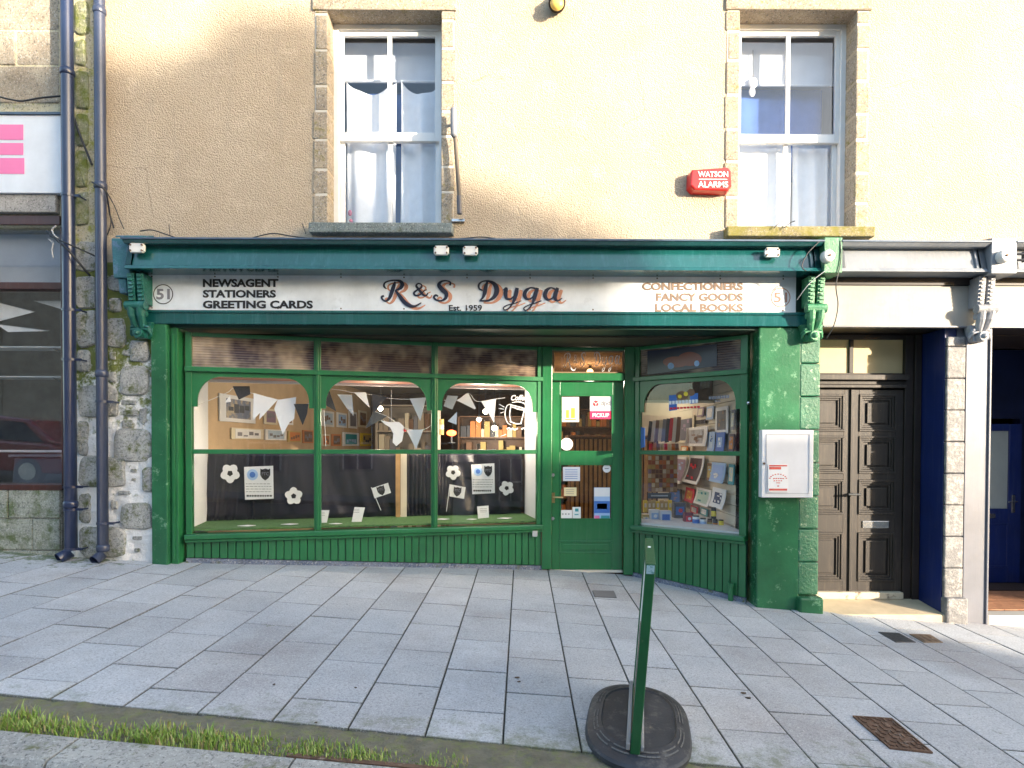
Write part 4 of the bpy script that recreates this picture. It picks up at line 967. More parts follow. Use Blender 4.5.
hp = DP.p(hx, hzz, d0); m.tube([hp, hp + V((0, -.05, 0)), hp + V((.03, -.055, 0)), hp + V((.11, -.05, -.003))], .010, 8); m.build('handle', BRASS, door)
for py in (475, 518.5):
    m = MB(); q = DP.p(dx(553), dz(py), d0); m.tube([q, q + V((0, -.012, 0))], .02, 14); m.build('lock', CHROME, door)
m = MB(); q = V((2.33, 6.19, P(742, 403, 6.2).z)); m.ball(q, .02); m.build('window_catch', CHROME, SF)
m = MB(); q = LB.p(LB.L - .09, .45, -.03); m.box(q.x - .03, q.x + .03, q.y - .03, q.y + .02, .42, .49); m.build('wall_socket', plain('small_grey_fitting', (.45, .47, .48), .5), SF, .006)
# stub of pipe at the foot of the right-hand boarding
o = thing('vent_pipe', (RB.p(RB.L - .14, 0, -.05)), 'short green vent pipe at the foot of the right angled boarding', 'pipe')
q = RB.p(RB.L - .14, 0, -.05); MB().tube([q + UP * (gz(q.x, q.y) - .02), q + UP * (gz(q.x, q.y) + .17)], .026, 12).build('pipe', GREEN, o); MB().tube([q + UP * (gz(q.x, q.y) + .15), q + UP * (gz(q.x, q.y) + .185)], .033, 12).build('cap', GREEN, o)

# ---- shop interior shell
m = MB()
m.box(-3.74, -3.66, 6.98, 14.6, -.1, 2.75); m.build('shop_side_wall', TAN, SF)
m = MB(); m.box(-3.65, 2.42, 14.5, 14.59, -.1, 2.75); m.build('shop_rear_wall', DARKSHOP, SF)
m = MB(); m.box(-3.65, 2.40, 7.41, 14.49, 2.70, 2.78); m.build('shop_ceiling', CEIL, SF)
m = MB(); m.box(-3.65, 2.40, 7.16, 14.49, -.12, .012); m.build('shop_floor', plain('brown_floor', (.14, .09, .06), .5), SF)
m = MB(); m.box(2.42, 2.50, 6.72, 14.49, -.1, 2.69); m.build('slatwall_backing', SLATW, SF)
m = MB(); z = .35
while z < 2.5: m.box(2.385, 2.418, 6.42, 9.2, z, z + .112); z += .118
m.build('slatwall', SLATW, SF)
m = MB(); m.prism([RB.p(0.02, .56, .05), RB.p(RB.L - .02, .56, .05), V((2.38, 8.0, .56)), V((1.36, 8.0, .56))], (0, 0, .02)); m.build('display_shelf', plain('white_shelf', (.7, .7, .7), .5), SF)
m = MB(); m.box(1.345, 1.37, 7.16, 7.75, .58, 1.95); m.build('display_side_panel', WPANEL, SF)

# ---- grey and blue doorways to the right
DW = thing('black_doorway', (3.65, 6.4, 0), 'old double panelled door under a fanlight, in sun beside the green pilaster', 'doorway')
Yd = 6.48
m = MB(); m.prism([(3.01, 6.02, -.5), (3.01, 6.95, -.5), (3.01, 6.95, -.12), (3.01, 6.48, -.15), (3.01, 6.02, -.205)], (1.27, 0, 0)); m.build('step', STEP, DW, .012)
m = MB(); m.box(4.281, 4.40, 6.10, 6.5, -.25, 2.69); m.build('blue_reveal', BLUE, DW, .004)
m = MB(); m.box(4.11, 4.20, 6.452, 6.95, -.25, 2.69); m.box(4.202, 4.276, 6.43, 6.95, -.25, 2.69); m.box(3.01, 4.108, 6.46, 6.95, 2.64, 2.69); fr = m.build('frame', DARKW, DW, .005)
def leaf(x0, x1, knobs=False):
    m = MB(); m.box(x0, x1, Yd + .012, Yd + .05, -.14, 2.10)
    lf = m.build('door_leaf', OLDW, DW, .004)
    px0, px1 = x0 + .078, x1 - .078; rows = ((1.65, 2.05), (1.195, 1.60), (.755, 1.13), (.03, .56))
    s = MB(); s.box(x0, px0, Yd - .012, Yd + .011, -.14, 2.10); s.box(px1, x1, Yd - .012, Yd + .011, -.14, 2.10)
    zz_ = [-.14] + [v for r in reversed(rows) for v in r] + [2.10]
    for a, b in zip(zz_[0::2], zz_[1::2]): s.box(px0, px1, Yd - .012, Yd + .011, a, b)
    s.build('stiles_and_rails', OLDW, lf, .003)
    for z0, z1 in rows:
        q = MB()
        for k, (ins, yy) in enumerate(((0, Yd - .024), (.022, Yd - .014), (.044, Yd - .004))):
            a0, a1, b0, b1 = px0 + ins, px1 - ins, z0 + ins, z1 - ins; w = .0215
            q.box(a0, a1, yy, Yd + .011, b0, b0 + w); q.box(a0, a1, yy, Yd + .011, b1 - w, b1); q.box(a0, a0 + w, yy, Yd + .011, b0 + w, b1 - w); q.box(a1 - w, a1, yy, Yd + .011, b0 + w, b1 - w)
        q.box(px0 + .09, px1 - .09, Yd - .008, Yd + .011, z0 + .09, z1 - .09)
        q.build('door_panel', OLDW, lf, .004)
    return lf
l1 = leaf(3.0, 3.545); l2 = leaf(3.551, 4.105)
m = MB(); m.box(3.530, 3.565, Yd - .03, Yd - .012, -.14, 2.10); m.build('meeting_bead', OLDW, l2, .005)
q = P(851, 494, Yd - .03); MB().tube([q, q + V((0, -.06, 0))], .014, 10).tube([q + V((-.06, -.06, 0)), q + V((.07, -.06, 0))], .012, 10).build('door_pull', IRONG, l2)
a, b = P(862, 528, Yd - .012), P(888.5, 521, Yd - .012); MB().box(a.x, b.x, Yd - .022, Yd - .012, a.z, b.z).build('letter_plate', CHROME, l2, .003)
m = MB(); m.box(3.01, 4.10, Yd - .07, Yd + .01, -.155, -.075); m.build('weather_board', plain('bare_wood', (.50, .43, .32), .7, dirt=((.15, .1, .07), 12, .55, .65)), DW, .01)
m = MB(); m.box(3.01, 4.11, Yd - .06, Yd + .05, 2.115, 2.15); m.box(3.01, 4.11, Yd - .035, Yd + .05, 2.152, 2.195); m.box(3.01, 4.12, Yd - .085, Yd + .05, 2.197, 2.255); m.build('transom', OLDW, DW, .006)
m = MB(); m.box(3.01, 4.11, Yd, Yd + .05, 2.257, 2.28); m.box(3.525, 3.57, Yd, Yd + .05, 2.28, 2.64); fl2 = m.build('fanlight', DARKW, DW, .003)
for a, b in ((3.01, 3.525), (3.57, 4.11)): MB().box(a, b, Yd + .02, Yd + .03, 2.28, 2.64).build('pane', plain('obscured_fanlight', (.50, .40, .22), .35, bs=.3, bsc=60), fl2)

SP = thing('grey_shopfront', (4.6, 6.1, 0), 'silver grey pilaster, cream fascia and grey cornice over the doorways at right', 'shopfront')
m = MB(); z = -.06
for i in range(9): m.box(4.283, 4.47, 6.058 + random.uniform(-.003, .003), 6.095, z + .003, min(z + .318, 2.60)); z += .32
m.build('quoin_stones', GREYR, SP, .012)
m = MB(); m.box(4.265, 4.485, 5.99, 6.09, -.36, -.03); m.build('pilaster_base', GREYR, SP, .02)
m = MB(); m.box(4.405, 4.72, 6.10, 7.38, -.4, 2.69); m.build('pilaster_core', GREYS, SP)
m = MB(); m.box(4.475, 4.70, 6.062, 6.098, -.36, 2.69); m.box(4.702, 4.722, 6.045, 6.12, -.36, 2.69); m.build('pilaster', GREYS, SP, .005)
m = MB(); m.box(3.012, 9.5, 6.10, 6.5, 2.70, 3.30); m.box(3.012, 9.5, 6.03, 6.098, 3.108, 3.182); m.build('beam', DARKW, SP)  # second box: dark strip standing in for the cornice's shadow on the fascia
m = MB(); m.box(3.015, 9.5, 6.045, 6.098, 2.70, 3.105); m.build('fascia_board', CREAMP, SP, .004)
m = MB(); m.box(3.015, 9.5, 6.02, 6.098, 2.685, 2.70); m.build('fascia_edge', GREYS, SP)
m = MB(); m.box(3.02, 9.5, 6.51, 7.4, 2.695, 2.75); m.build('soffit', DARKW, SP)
cornice(3.08, 4.505, GREYP, SP); endblock(4.51, 4.755, GREYP, SP); cornice(4.76, 9.5, GREYP, SP)
corbel(4.555, rough_paint('silver_corbel', (.30, .31, .34), (.5, .48, .42), .6), SP)
# blue door, deep in its lobby
BD = thing('blue_doorway', (5.6, 7.0, 0), 'dark blue half glazed door in a tiled lobby at the right edge', 'doorway')
m = MB(); m.box(4.725, 6.4, 6.05, 6.22, -.6, -.215); m.build('threshold', plain('white_threshold', (.42, .40, .36), .6), BD, .01)
m = MB(); m.box(4.725, 6.4, 6.223, 7.6, -.5, -.215); m.build('floor_base', BED, BD)
m = MB()
for i in range(9):
    for j in range(11):
        a = 4.73 + j * .155; y = 6.23 + i * .13; o_ = .075 if i % 2 else 0
        m.box(a - o_ if j else a, min(a - o_ + .149, 6.39), y, y + .125, -.213, -.203 + random.uniform(-.001, .001))
m.build('floor_tiles', TERRA, BD)
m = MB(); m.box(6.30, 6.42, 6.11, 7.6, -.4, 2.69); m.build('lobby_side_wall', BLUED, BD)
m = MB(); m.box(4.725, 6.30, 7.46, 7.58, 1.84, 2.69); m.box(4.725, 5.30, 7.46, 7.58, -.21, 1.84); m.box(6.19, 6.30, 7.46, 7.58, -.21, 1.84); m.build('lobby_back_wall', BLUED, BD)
def bx(px): return P(px, 480, 7.42).x
def bz(py): return P(1005, py, 7.42).z
gx0, gx1, gz0, gz1 = 5.50, bx(1007.5), bz(508.5), bz(431)
m = MB(); x0, x1, z0, z1 = 5.31, bx(1020), -.19, bz(424)
m.box(x0, gx0, 7.40, 7.45, z0, z1); m.box(gx1, x1, 7.40, 7.45, z0, z1); m.box(gx0, gx1, 7.40, 7.45, z0, gz0); m.box(gx0, gx1, 7.40, 7.45, gz1, z1); bd = m.build('door_leaf', BLUE, BD, .004)
MB().box(gx0, gx1, 7.42, 7.428, gz0, gz1).build('pane', plain('door_frosted_glass', (.30, .34, .34), .25), bd)
m = MB()
for q in ((5.55, gx1, bz(567), bz(567) + .02), (5.55, gx1, bz(523) - .02, bz(523)), (5.55, 5.57, bz(567) + .02, bz(523) - .02), (gx1 - .02, gx1, bz(567) + .02, bz(523) - .02)): m.box(q[0], q[1], 7.392, 7.40, q[2], q[3])
m.build('door_panel', BLUE, bd, .003)
q = P(1013.5, 503, 7.39); MB().box(q.x - .02, q.x + .02, 7.388, 7.40, q.z - .12, q.z + .10).tube([q + V((0, -.01, .02)), q + V((0, -.05, .02)), q + V((-.05, -.055, .02)), q + V((-.10, -.05, .015))], .010, 8).build('handle', CHROME, bd, .003)
MB().box(bx(983), bx(994), 7.388, 7.40, bz(518), bz(513.5)).build('letter_plate', CHROME, bd, .003)
o = thing('door_mat', (5.75, 7.2, -.2), 'dark door mat lying in front of the blue door', 'mat'); MB().box(5.35, 6.15, 7.02, 7.36, -.201, -.185).build('pile', plain('dark_mat', (.035, .02, .02), .95, bs=1, bsc=200), o, .004)
m = MB(); m.box(6.425, 9.5, 6.10, 6.5, -.9, 2.69); m.build('flank_wall', CREAMP, SP)
EXPO, SUNE, DUST = 2.6, 2.2, 1.8
# ------------------------------------------------------------------ things in the windows
def sheetp(f, q, mt, name, par, th=.003, d=0):
    """thin sheet whose four corners are given in the frame f (pixels on a real plane)"""
    pts = [f(x, y, d) for x, y in q]; n = (pts[1] - pts[0]).cross(pts[3] - pts[0]).normalized()
    m = MB(); m.prism(pts, n * th); return m.build(name, mt, par)
def rect(x0, y0, x1, y1): return [(x0, y1), (x1, y1), (x1, y0), (x0, y0)]
def bars(f, lst, mt, name, par, d=.003):
    m = MB()
    for r in lst: m.add([f(x, y, d) for x, y in rect(*r)], [(0, 1, 2, 3)])
    return m.build(name, mt, par)
def shield(mb, f, cx, cy, w, h, d, rot=0):
    pts = [(-.5, -.5), (-.3, -.42), (0, -.5), (.3, -.42), (.5, -.5), (.5, .05), (.32, .32), (0, .52), (-.32, .32), (-.5, .05)]; c, s = math.cos(rot), math.sin(rot)
    mb.add([f(cx + (x * w) * c - (y * h) * s, cy + (x * w) * s + (y * h) * c, d) for x, y in pts], [tuple(range(len(pts)))])
fc = LB.f(.70)
# black cloths
def cloth(a0, a1, z0, z1, d, label, seed):
    c = thing('black_cloth', LB.p(a0, z0, d), label, 'cloth'); n, rows = 150, 12; vs = []; fs = []
    for j in range(rows + 1):
        v = j / rows
        for i in range(n + 1):
            u = i / n; a = a0 + (a1 - a0) * u - .07 * (1 - v) * (1 - u) * (1 if seed == 1 else 0); k = .45 + .8 * (1 - v) ** .7
            dd = k * (.034 * mnoise.noise((u * 7 * (a1 - a0) + v * 1.3, v * 1.6 + u * 3, seed)) + .020 * mnoise.noise((u * 40 * (a1 - a0), v * .7, seed + 4)) * math.exp(-((u - .08) * 5) ** 2) * 2.2 + .018 * math.sin(u * 9 + 3 * v))
            vs.append(LB.p(a, z0 + (z1 - z0) * v, d + dd))
    for j in range(rows):
        for i in range(n): q = j * (n + 1) + i; fs.append((q, q + 1, q + n + 2, q + n + 1))
    m = MB(); m.add(vs, fs); o = m.build('fabric', BLACKC, c, smooth=True); s = o.modifiers.new('thickness', 'SOLIDIFY'); s.thickness = .003
    MB().tube([LB.p(a0, z1 + .005, d + .012), LB.p(a1, z1 + .005, d + .012)], .007, 8).build('rail', IRONG, c)
ca0 = LB.hit(208, 456, .76)[0]; ca1 = LB.hit(400, 456, .76)[0]; cb0 = LB.hit(405, 456, .76)[0]; cb1 = LB.hit(521, 480, .76)[0]
cloth(ca0, ca1, .60, 1.405, .76, 'creased black cloth hung behind the left and middle display windows', 1)
cloth(cb0, cb1, .60, 1.405, .76, 'creased black cloth hung behind the display window nearest the door', 2)
a = LB.hit(398.5, 480, .74)[0]; o = thing('wooden_post', LB.p(a, .6, .73), 'thin tan wooden upright between the two black cloths', 'post'); m = MB(); LB.ob(m, a - .035, a + .02, .595, 1.42, .70, .73); m.build('upright', WOODT, o, .003)
m = MB(); LB.ob(m, a + .025, a + .10, .595, 1.42, .72, .735); m.build('cream_strip', SLATW, o)
m = MB(); LB.ob(m, -.0, LB.L, .60, 1.38, .88, .90); m.build('display_back_board', plain('dark_back_board', (.05, .035, .03), .8), SF)
# paper footballs
def football(px, py, r, label, rot):
    t = thing('paper_football', fc(px, py, .02), label, 'decoration', 'paper footballs on the black cloths'); f = fc
    n = 40; pts = [(px + math.cos(6.283 * k / n + rot) * r * (1 + .10 * math.cos(5 * 6.283 * k / n)), py + math.sin(6.283 * k / n + rot) * r * (1 + .10 * math.cos(5 * 6.283 * k / n))) for k in range(n)]
    m = MB(); m.prism([f(x, y, .012) for x, y in pts], LB.n * .004); m.build('disc', PAPER, t)
    m = MB(); m.add([f(px + math.cos(6.283 * k / 5 + rot) * r * .34, py + math.sin(6.283 * k / 5 + rot) * r * .34, .014) for k in range(5)], [(0, 1, 2, 3, 4)])
    for k in range(5):
        a = 6.283 * (k + .5) / 5 + rot
        m.add([f(px + math.cos(a + e) * r * q, py + math.sin(a + e) * r * q, .014) for e, q in ((-.16, .86), (.16, .86), (.12, .97), (-.12, .97))], [(0, 1, 2, 3)])
    m.build('black_patches', INK, t)
    return t
football(230.3, 473.3, 9, 'larger paper football at upper left of the left black cloth', .3); football(293.8, 496, 8.2, 'paper football right of the poster on the left black cloth', .9)
football(453, 472.3, 7, 'paper football above the shield flag in the window nearest the door', 1.5); football(506.5, 488, 6.8, 'paper football right of the poster in the window nearest the door', .5)
for px, py0, py1 in ((453.5, 478, 512), (498, 478, 520), (482, 494, 508)):
    pass
def poster(x0, y0, x1, y1, label):
    t = thing('poster', fc(x0, y1, .02), label, 'poster'); sheetp(fc, [(x0 + 1, y1 + .6), (x1 + .5, y1 - .6), (x1, y0 - .8), (x0, y0 + .4)], PAPER, 'sheet', t, .002, .022)
    w, h = x1 - x0, y1 - y0; m = MB(); disc(m, fc, x0 + w * .29, y0 + h * .25, w * .19, .026); m.build('blue_emblem', LBLUE, t)
    m = MB(); disc(m, fc, x0 + w * .29, y0 + h * .25, w * .10, .028); m.build('emblem_centre', BLUEI, t)
    m = MB(); shield(m, fc, x0 + w * .73, y0 + h * .24, w * .34, h * .36, .026); sh = m.build('shield_emblem', INK, t)
    text('shield_letters', 'FTC', GREYINK, t, fc, x0 + w * .61, x0 + w * .85, y0 + h * .27, y0 + h * .17, .01, .029)
    L_ = []
    for k, yy in enumerate((.52, .60, .68, .76)): 
        x = x0 + w * .06
        while x < x1 - w * .1:
            l = w * random.uniform(.05, .14); L_.append((x, y0 + h * yy, min(x + l, x1 - w * .06), y0 + h * yy + .6)); x += l + w * .03
    bars(fc, L_, GREYINK, 'small_print', t, .026)
    L_ = []; x = x0 + w * .09
    while x < x1 - w * .12: l = w * random.uniform(.05, .09); L_.append((x, y0 + h * .87, x + l, y0 + h * .87 + 1.7)); x += l + w * .022
    bars(fc, L_, INK, 'bold_print', t, .026)
poster(244.5, 466.5, 273.5, 499, 'white poster with blue circle and black shield, on the left black cloth'); poster(471, 464, 494, 493.5, 'white poster with blue circle and black shield, in the window nearest the door')
def flag(q, stick, label, rot):
    t = thing('shield_flag', fc(stick[0][0], stick[0][1], .05), label, 'flag', 'small flags with a black shield'); sheetp(fc, q, PAPER, 'cloth', t, .002, .05)
    cx = sum(p[0] for p in q) / 4; cy = sum(p[1] for p in q) / 4; m = MB(); shield(m, fc, cx, cy, 7.6, 9.4, .056, rot); m.build('shield_emblem', INK, t)
    text('shield_letters', 'FTC', GREYINK, t, lambda x, y, d: fc(cx + (x - cx) * math.cos(rot) - (y - cy) * math.sin(rot), cy + (x - cx) * math.sin(rot) + (y - cy) * math.cos(rot), d), cx - 2.6, cx + 2.6, cy, cy - 2.6, .01, .059)
    MB().tube([fc(*stick[0], .048), fc(*stick[1], .048)], .004, 6).build('stick', PAPER, t)
flag([(374.5, 498), (391, 492.5), (388, 482.5), (371.5, 488)], ((371.3, 487), (381, 510)), 'small white flag with black shield, tilted, in the middle display window', -.3)
flag([(449, 496), (463.5, 498.5), (465, 487), (449.5, 484)], ((449.5, 484), (446, 511)), 'small white flag with black shield, in the window nearest the door', .12)
# white cards on the grass
def card(q, label, d=.35):
    f = LB.f(d); a = f(*q[0], 0); t = thing('white_card', a, label, 'card'); sheetp(f, q, PAPER, 'sheet', t, .003)
    L_ = [(q[0][0] + 1.8, q[3][1] + 2 + k * 1.6, q[1][0] - 2.2, q[3][1] + 2.4 + k * 1.6) for k in range(3)]; bars(f, L_, GREYINK, 'print', t, .004)
card([(318.5, 522.8), (327, 522.5), (329.5, 510.2), (320, 510)], 'leaning white card at the left end of the middle display window')
card([(351.5, 522.5), (361.5, 522), (365, 507.5), (354.5, 507)], 'taller white card standing centre of the middle display window')
card([(478, 518.5), (489, 517.5), (488.5, 505.5), (477, 506.5)], 'white card standing below the poster in the window nearest the door')
def flat(px, py, s, label):
    q = hit(px, py, V((0, 0, .598)), UP); t = thing('loose_paper', q, label, 'paper'); pts = []
    for a, r in ((.3, 1), (1.9, .8), (3.4, 1.1), (5.1, .8)): pts.append(q + V((math.cos(a) * r * s, math.sin(a) * r * s * .8, .002)))
    MB().prism(pts, (0, 0, .004)).build('sheet', PAPER, t)
for px, py, s, lb in ((247, 526, .09, 'loose white paper on the grass mat below the left poster'), (290, 524.5, .09, 'loose white paper on the grass mat below the left football'), (336, 524, .07, 'loose white paper between the two cards of the middle window'), (443, 519.5, .08, 'loose white paper at the left end of the window nearest the door'), (472, 519.5, .06, 'loose white paper left of the card nearest the door'), (505, 518.5, .09, 'loose white paper right of the card nearest the door')): flat(px, py, s, lb)
# bunting
bf = LB.f(.22)
def bunting(string, flags, label, d=.22):
    f = LB.f(d); t = thing('bunting', f(*string[0], 0), label, 'bunting')
    MB().tube(crspline([tuple(f(x, y, 0)) for x, y in string], 5), .003, 5).build('string', PAPER, t)
    for i, (q, mt) in enumerate(flags):
        pts = [f(x, y, .004 + .003 * (i % 3)) for x, y in q]; MB().prism(pts, LB.n * .002).build('pennant', mt, t)
BLK = plain('black_pennant_cloth', (.02, .018, .025), .6); WHT = plain('white_pennant_cloth', (.78, .80, .84), .7); GRYP = plain('grey_pennant_cloth', (.32, .36, .42), .6)
z2 = lambda L_: [(180 + x * .1367, 365 + y * .1367) for x, y in L_]; z3 = lambda L_: [(310 + x * .127, 365 + y * .127) for x, y in L_]; z4 = lambda L_: [(430 + x * .1172, 365 + y * .1172) for x, y in L_]
bunting(z2([(40, 330), (330, 210), (400, 170), (540, 210), (720, 255), (830, 290), (930, 285), (1000, 250)]),
        [(z2([(385, 155), (510, 155), (515, 215), (430, 255)]), BLK), (z2([(330, 275), (365, 225), (375, 270)]), WHT), (z2([(540, 205), (715, 255), (580, 400), (585, 350), (535, 405)]), WHT), (z2([(690, 320), (715, 255), (850, 235), (835, 395), (800, 420), (752, 510)]), WHT), (z2([(832, 285), (940, 285), (930, 360), (898, 440)]), BLK)], 'string of black and white pennants across the left display window')
bunting(z3([(90, 180), (250, 200), (350, 220), (490, 235), (620, 262), (790, 270), (915, 258)]),
        [(z3([(110, 310), (150, 195), (208, 365)]), BLK), (z3([(215, 230), (330, 235), (345, 400), (290, 340)]), GRYP), (z3([(345, 215), (440, 215), (468, 335)]), WHT), (z3([(488, 228), (607, 255), (500, 385)]), BLK), (z3([(785, 265), (915, 255), (868, 442)]), WHT)], 'upper string of pennants in the middle display window')
bunting(z3([(110, 350), (125, 640)]), [], 'plain white cord hanging at the left of the middle display window')
bunting(z3([(500, 362), (607, 405), (760, 500), (890, 508), (960, 470)]), [(z3([(500, 362), (607, 405), (433, 502)]), plain('charcoal_pennant_cloth', (.05, .055, .06), .6)), (z3([(760, 512), (892, 508), (835, 665)]), WHT)], 'lower string with one charcoal and one white pennant, middle display window')
bunting(z4([(120, 300), (230, 300), (330, 240), (400, 310), (560, 290), (640, 280)]),
        [(z4([(228, 302), (325, 238), (392, 370), (380, 378)]), WHT), (z4([(436, 312), (562, 288), (546, 492)]), WHT), (z4([(150, 480), (230, 400), (225, 510)]), plain('pale_blue_cloth', (.45, .55, .72), .6)), (z4([(115, 350), (150, 260), (240, 265), (190, 380)]), GRYP)], 'string of white and pale pennants in the window nearest the door')
# paper dove
t = thing('paper_dove', bf(395, 430, 0), 'white paper bird with red beak hanging in the middle display window', 'decoration')
pts = z3([(555, 435), (620, 450), (700, 450), (735, 480), (740, 515), (725, 600), (680, 640), (650, 610), (655, 540), (630, 490), (590, 470)])
MB().prism([bf(x, y, .03) for x, y in pts], LB.n * .012).build('body', WHT, t, .003); sheetp(bf, z3([(735, 500), (765, 518), (740, 525), (728, 512)]), REDI, 'beak', t, .006, .03)
MB().tube([bf(*z3([(640, 450)])[0], .03), bf(*z3([(640, 200)])[0], .03)], .002, 5).build('string', PAPER, t)
# bulbs
BULB = mat('glowing_bulb', (.9, .8, .6), .4, emit=(1, .86, .62), estr=5)
def bulb(px, py, d, r, label, power, pl=LB):
    q = pl.f(d)(px, py, 0); t = thing('light_bulb', q, label, 'light bulb'); MB().ball(q, r, 12).build('globe', BULB, t, smooth=True)
    MB().tube([q + UP * r * .9, q + UP * (r + .05)], r * .45, 8).build('socket', IRONG, t); MB().tube([q + UP * (r + .05), (q.x, q.y, 2.69 if d > .5 else 2.20)], .004, 6).build('flex', CABLE, t)
    l = bpy.data.lights.new('bulb_light', 'POINT'); l.energy = power * .34; l.color = (1, .86, .68); l.shadow_soft_size = .06
    o = bpy.data.objects.new('bulb_light', l); COL.objects.link(o); o.parent = t; o.location = (0, -.0, -r - .09)
bulb(380.5, 408.5, .60, .030, 'bare glowing bulb hanging in the middle display window', 16); bulb(485.5, 411.5, .60, .032, 'bare glowing bulb hanging in the window nearest the door', 14)
bulb(479, 419.5, 2.6, .035, 'smaller glowing bulb further inside, seen through the window nearest the door', 26); bulb(494.5, 428, 3.3, .045, 'low yellow glowing bulb deepest in the shop, nearest the door', 26)
bulb(590, 372, 2.0, .05, 'added glowing bulb lighting the inside above the green door', 16, DP)  # extra bulb added to brighten the shop interior
# pictures along the tan side wall
XW = V((-3.655, 0, 0)); XN = V((1, 0, 0))
def wpic(x0, x1, y0, y1, label, mount, ins, core, kind='framed_picture', d=0):
    a = hit(x0, y0, XW, XN); b = hit(x0, y1, XW, XN); c = hit(x1, y0, XW, XN); za, zb = a.z, b.z; ya, yb = a.y, c.y
    t = thing(kind, (-3.655, ya, zb), label, 'picture'); X = -3.655 + .004 + d
    MB().obox((X, ya, zb), (.018, 0, 0), (0, yb - ya, 0), (0, 0, za - zb)).build('mount', mount, t, .003)
    iy, iz = (yb - ya) * ins, (za - zb) * ins * .9
    MB().obox((X + .018, ya + iy, zb + iz), (.003, 0, 0), (0, yb - ya - 2 * iy, 0), (0, 0, za - zb - 2 * iz)).build('print', core, t)
    m = MB()
    for k in range(4):
        yy = ya + iy + (yb - ya - 2 * iy) * (.08 + .22 * k); zz1 = zb + iz + (za - zb - 2 * iz) * random.uniform(.15, .5); m.obox((X + .021, yy, zz1), (.002, 0, 0), (0, (yb - ya) * .13, 0), (0, 0, (za - zb) * random.uniform(.12, .35)))
    m.build('print_shapes', random.choice((DGREY, BROWNI, LBLUE, GREYINK)), t)
wpic(218, 254, 393, 421, 'large white mounted harbour picture at the left end of the tan wall', PAPER, .16, plain('harbour_print', (.16, .19, .27), dirt=((.5, .42, .3), 4, .5, .6)))
wpic(230, 262, 427.5, 439, 'long white card with small bird drawings below the harbour picture', CREAM, .1, PAPER); wpic(263, 276, 408, 424, 'landscape picture just right of the harbour picture', CREAM, .15, MAUVE)
wpic(279, 292, 409, 424, 'small landscape behind the hanging white pennant on the tan wall', PAPER, .14, BROWNI); wpic(264, 285, 429, 440, 'pale card of blue sketches in the lower row of the tan wall', PAPER, .12, SKYI)
wpic(287, 300, 431, 442, 'golden sunset card at the right of the lower picture row, left window', GOLD, .1, ORAN); wpic(302, 312, 430, 443, 'small dark sunset card at the edge of the left display window', ORAN, .1, BROWNI)
for x0, x1, y0, y1, lb, c1, c2 in ((321, 333, 410, 426, 'white framed print first from the left in the middle display window', PAPER, SKYI), (336, 346, 412, 427, 'white framed blue print second from the left in the middle window', PAPER, LBLUE), (348, 356, 411, 428, 'narrow white framed print third from the left in the middle window', PAPER, GREYINK), (358, 366, 410, 427, 'cream framed portrait fourth from the left in the middle window', CREAM, BROWNI), (321, 329, 434, 446, 'small orange card lowest left in the middle display window', CREAM, ORAN), (331, 340, 434, 446, 'dark orange card second in the low row of the middle window', ORAN, BROWNI), (342, 358, 432, 446, 'wide card of boats third in the low row of the middle window', PAPER, TEAL), (360, 372, 433, 446, 'yellow card last in the low row of the middle window', YEL, GOLD)):
    wpic(x0, x1, y0, y1, lb, c1, .14, c2)
# furniture inside
def shelf_unit(name, x0, x1, y0, y1, z0, z1, n, label, mt=WOODB, cols=(ORAN, GOLD, CREAM, REDI, BLUEI)):
    t = thing(name, ((x0 + x1) / 2, y0, z0), label, 'shelves'); m = MB(); m.box(x0, x0 + .03, y0, y1, z0, z1); m.box(x1 - .03, x1, y0, y1, z0, z1); m.box(x0 + .03, x1 - .03, y1 - .02, y1, z0, z1); m.build('carcass', mt, t)
    m = MB(); hs = [z0 + (z1 - z0) * k / n for k in range(n + 1)]
    for h in hs: m.box(x0 + .031, x1 - .031, y0, y1 - .021, h, h + .025 if h < z1 else h + .02)
    m.build('shelves', mt, t)
    for h in hs[:-1]:
        x = x0 + .05; g = MB()
        while x < x1 - .15:
            w = random.uniform(.05, .12); g.cm = random.randrange(len(cols)); g.box(x, x + w * .9, y0 + .04, y1 - .05, h + .026, h + .03 + random.uniform(.1, (z1 - z0) / n - .06)); x += w
        g.build('stock', list(cols), t)
shelf_unit('shelf_unit', -2.35, -1.35, 9.6, 9.95, .02, 2.1, 5, 'pale cupboard shelves deep inside the middle display window', plain('pale_cupboard', (.38, .33, .27), .6), (CREAM, BROWNI, GREYINK, plain('beige_stock', (.4, .34, .26))))
shelf_unit('shelf_unit', -1.2, .1, 11.2, 11.6, .02, 2.0, 5, 'brown stocked shelves at the back, seen in the window nearest the door', WOODB, (BROWNI, GOLD, DGREY, ORAN, CREAM))
shelf_unit('shelf_unit', .45, 1.95, 12.2, 12.6, .02, 2.2, 6, 'brown stocked shelves at the back, seen through the green door', WOODB, (BROWNI, DGREY, ORAN, GOLD))
t = thing('shop_counter', (1.1, 9.2, 0), 'slatted brown wooden counter inside, seen through the door glass', 'counter'); m = MB(); m.box(.75, 2.1, 9.25, 9.8, .02, 1.60); m.build('body', WOODB, t)
m = MB(); x = .76
while x < 2.05: m.box(x, x + .045, 9.215, 9.248, .1, 1.58); x += .07
m.build('slats', WOODT, t, .004); MB().box(.7, 2.15, 9.17, 9.85, 1.60, 1.64).build('top', WOODB, t, .006)
t = thing('display_table', (-.6, 9.2, 0), 'dark table of goods inside the window nearest the door', 'table'); MB().box(-1.25, .05, 8.9, 9.5, 1.15, 1.2).build('top', WOODB, t)
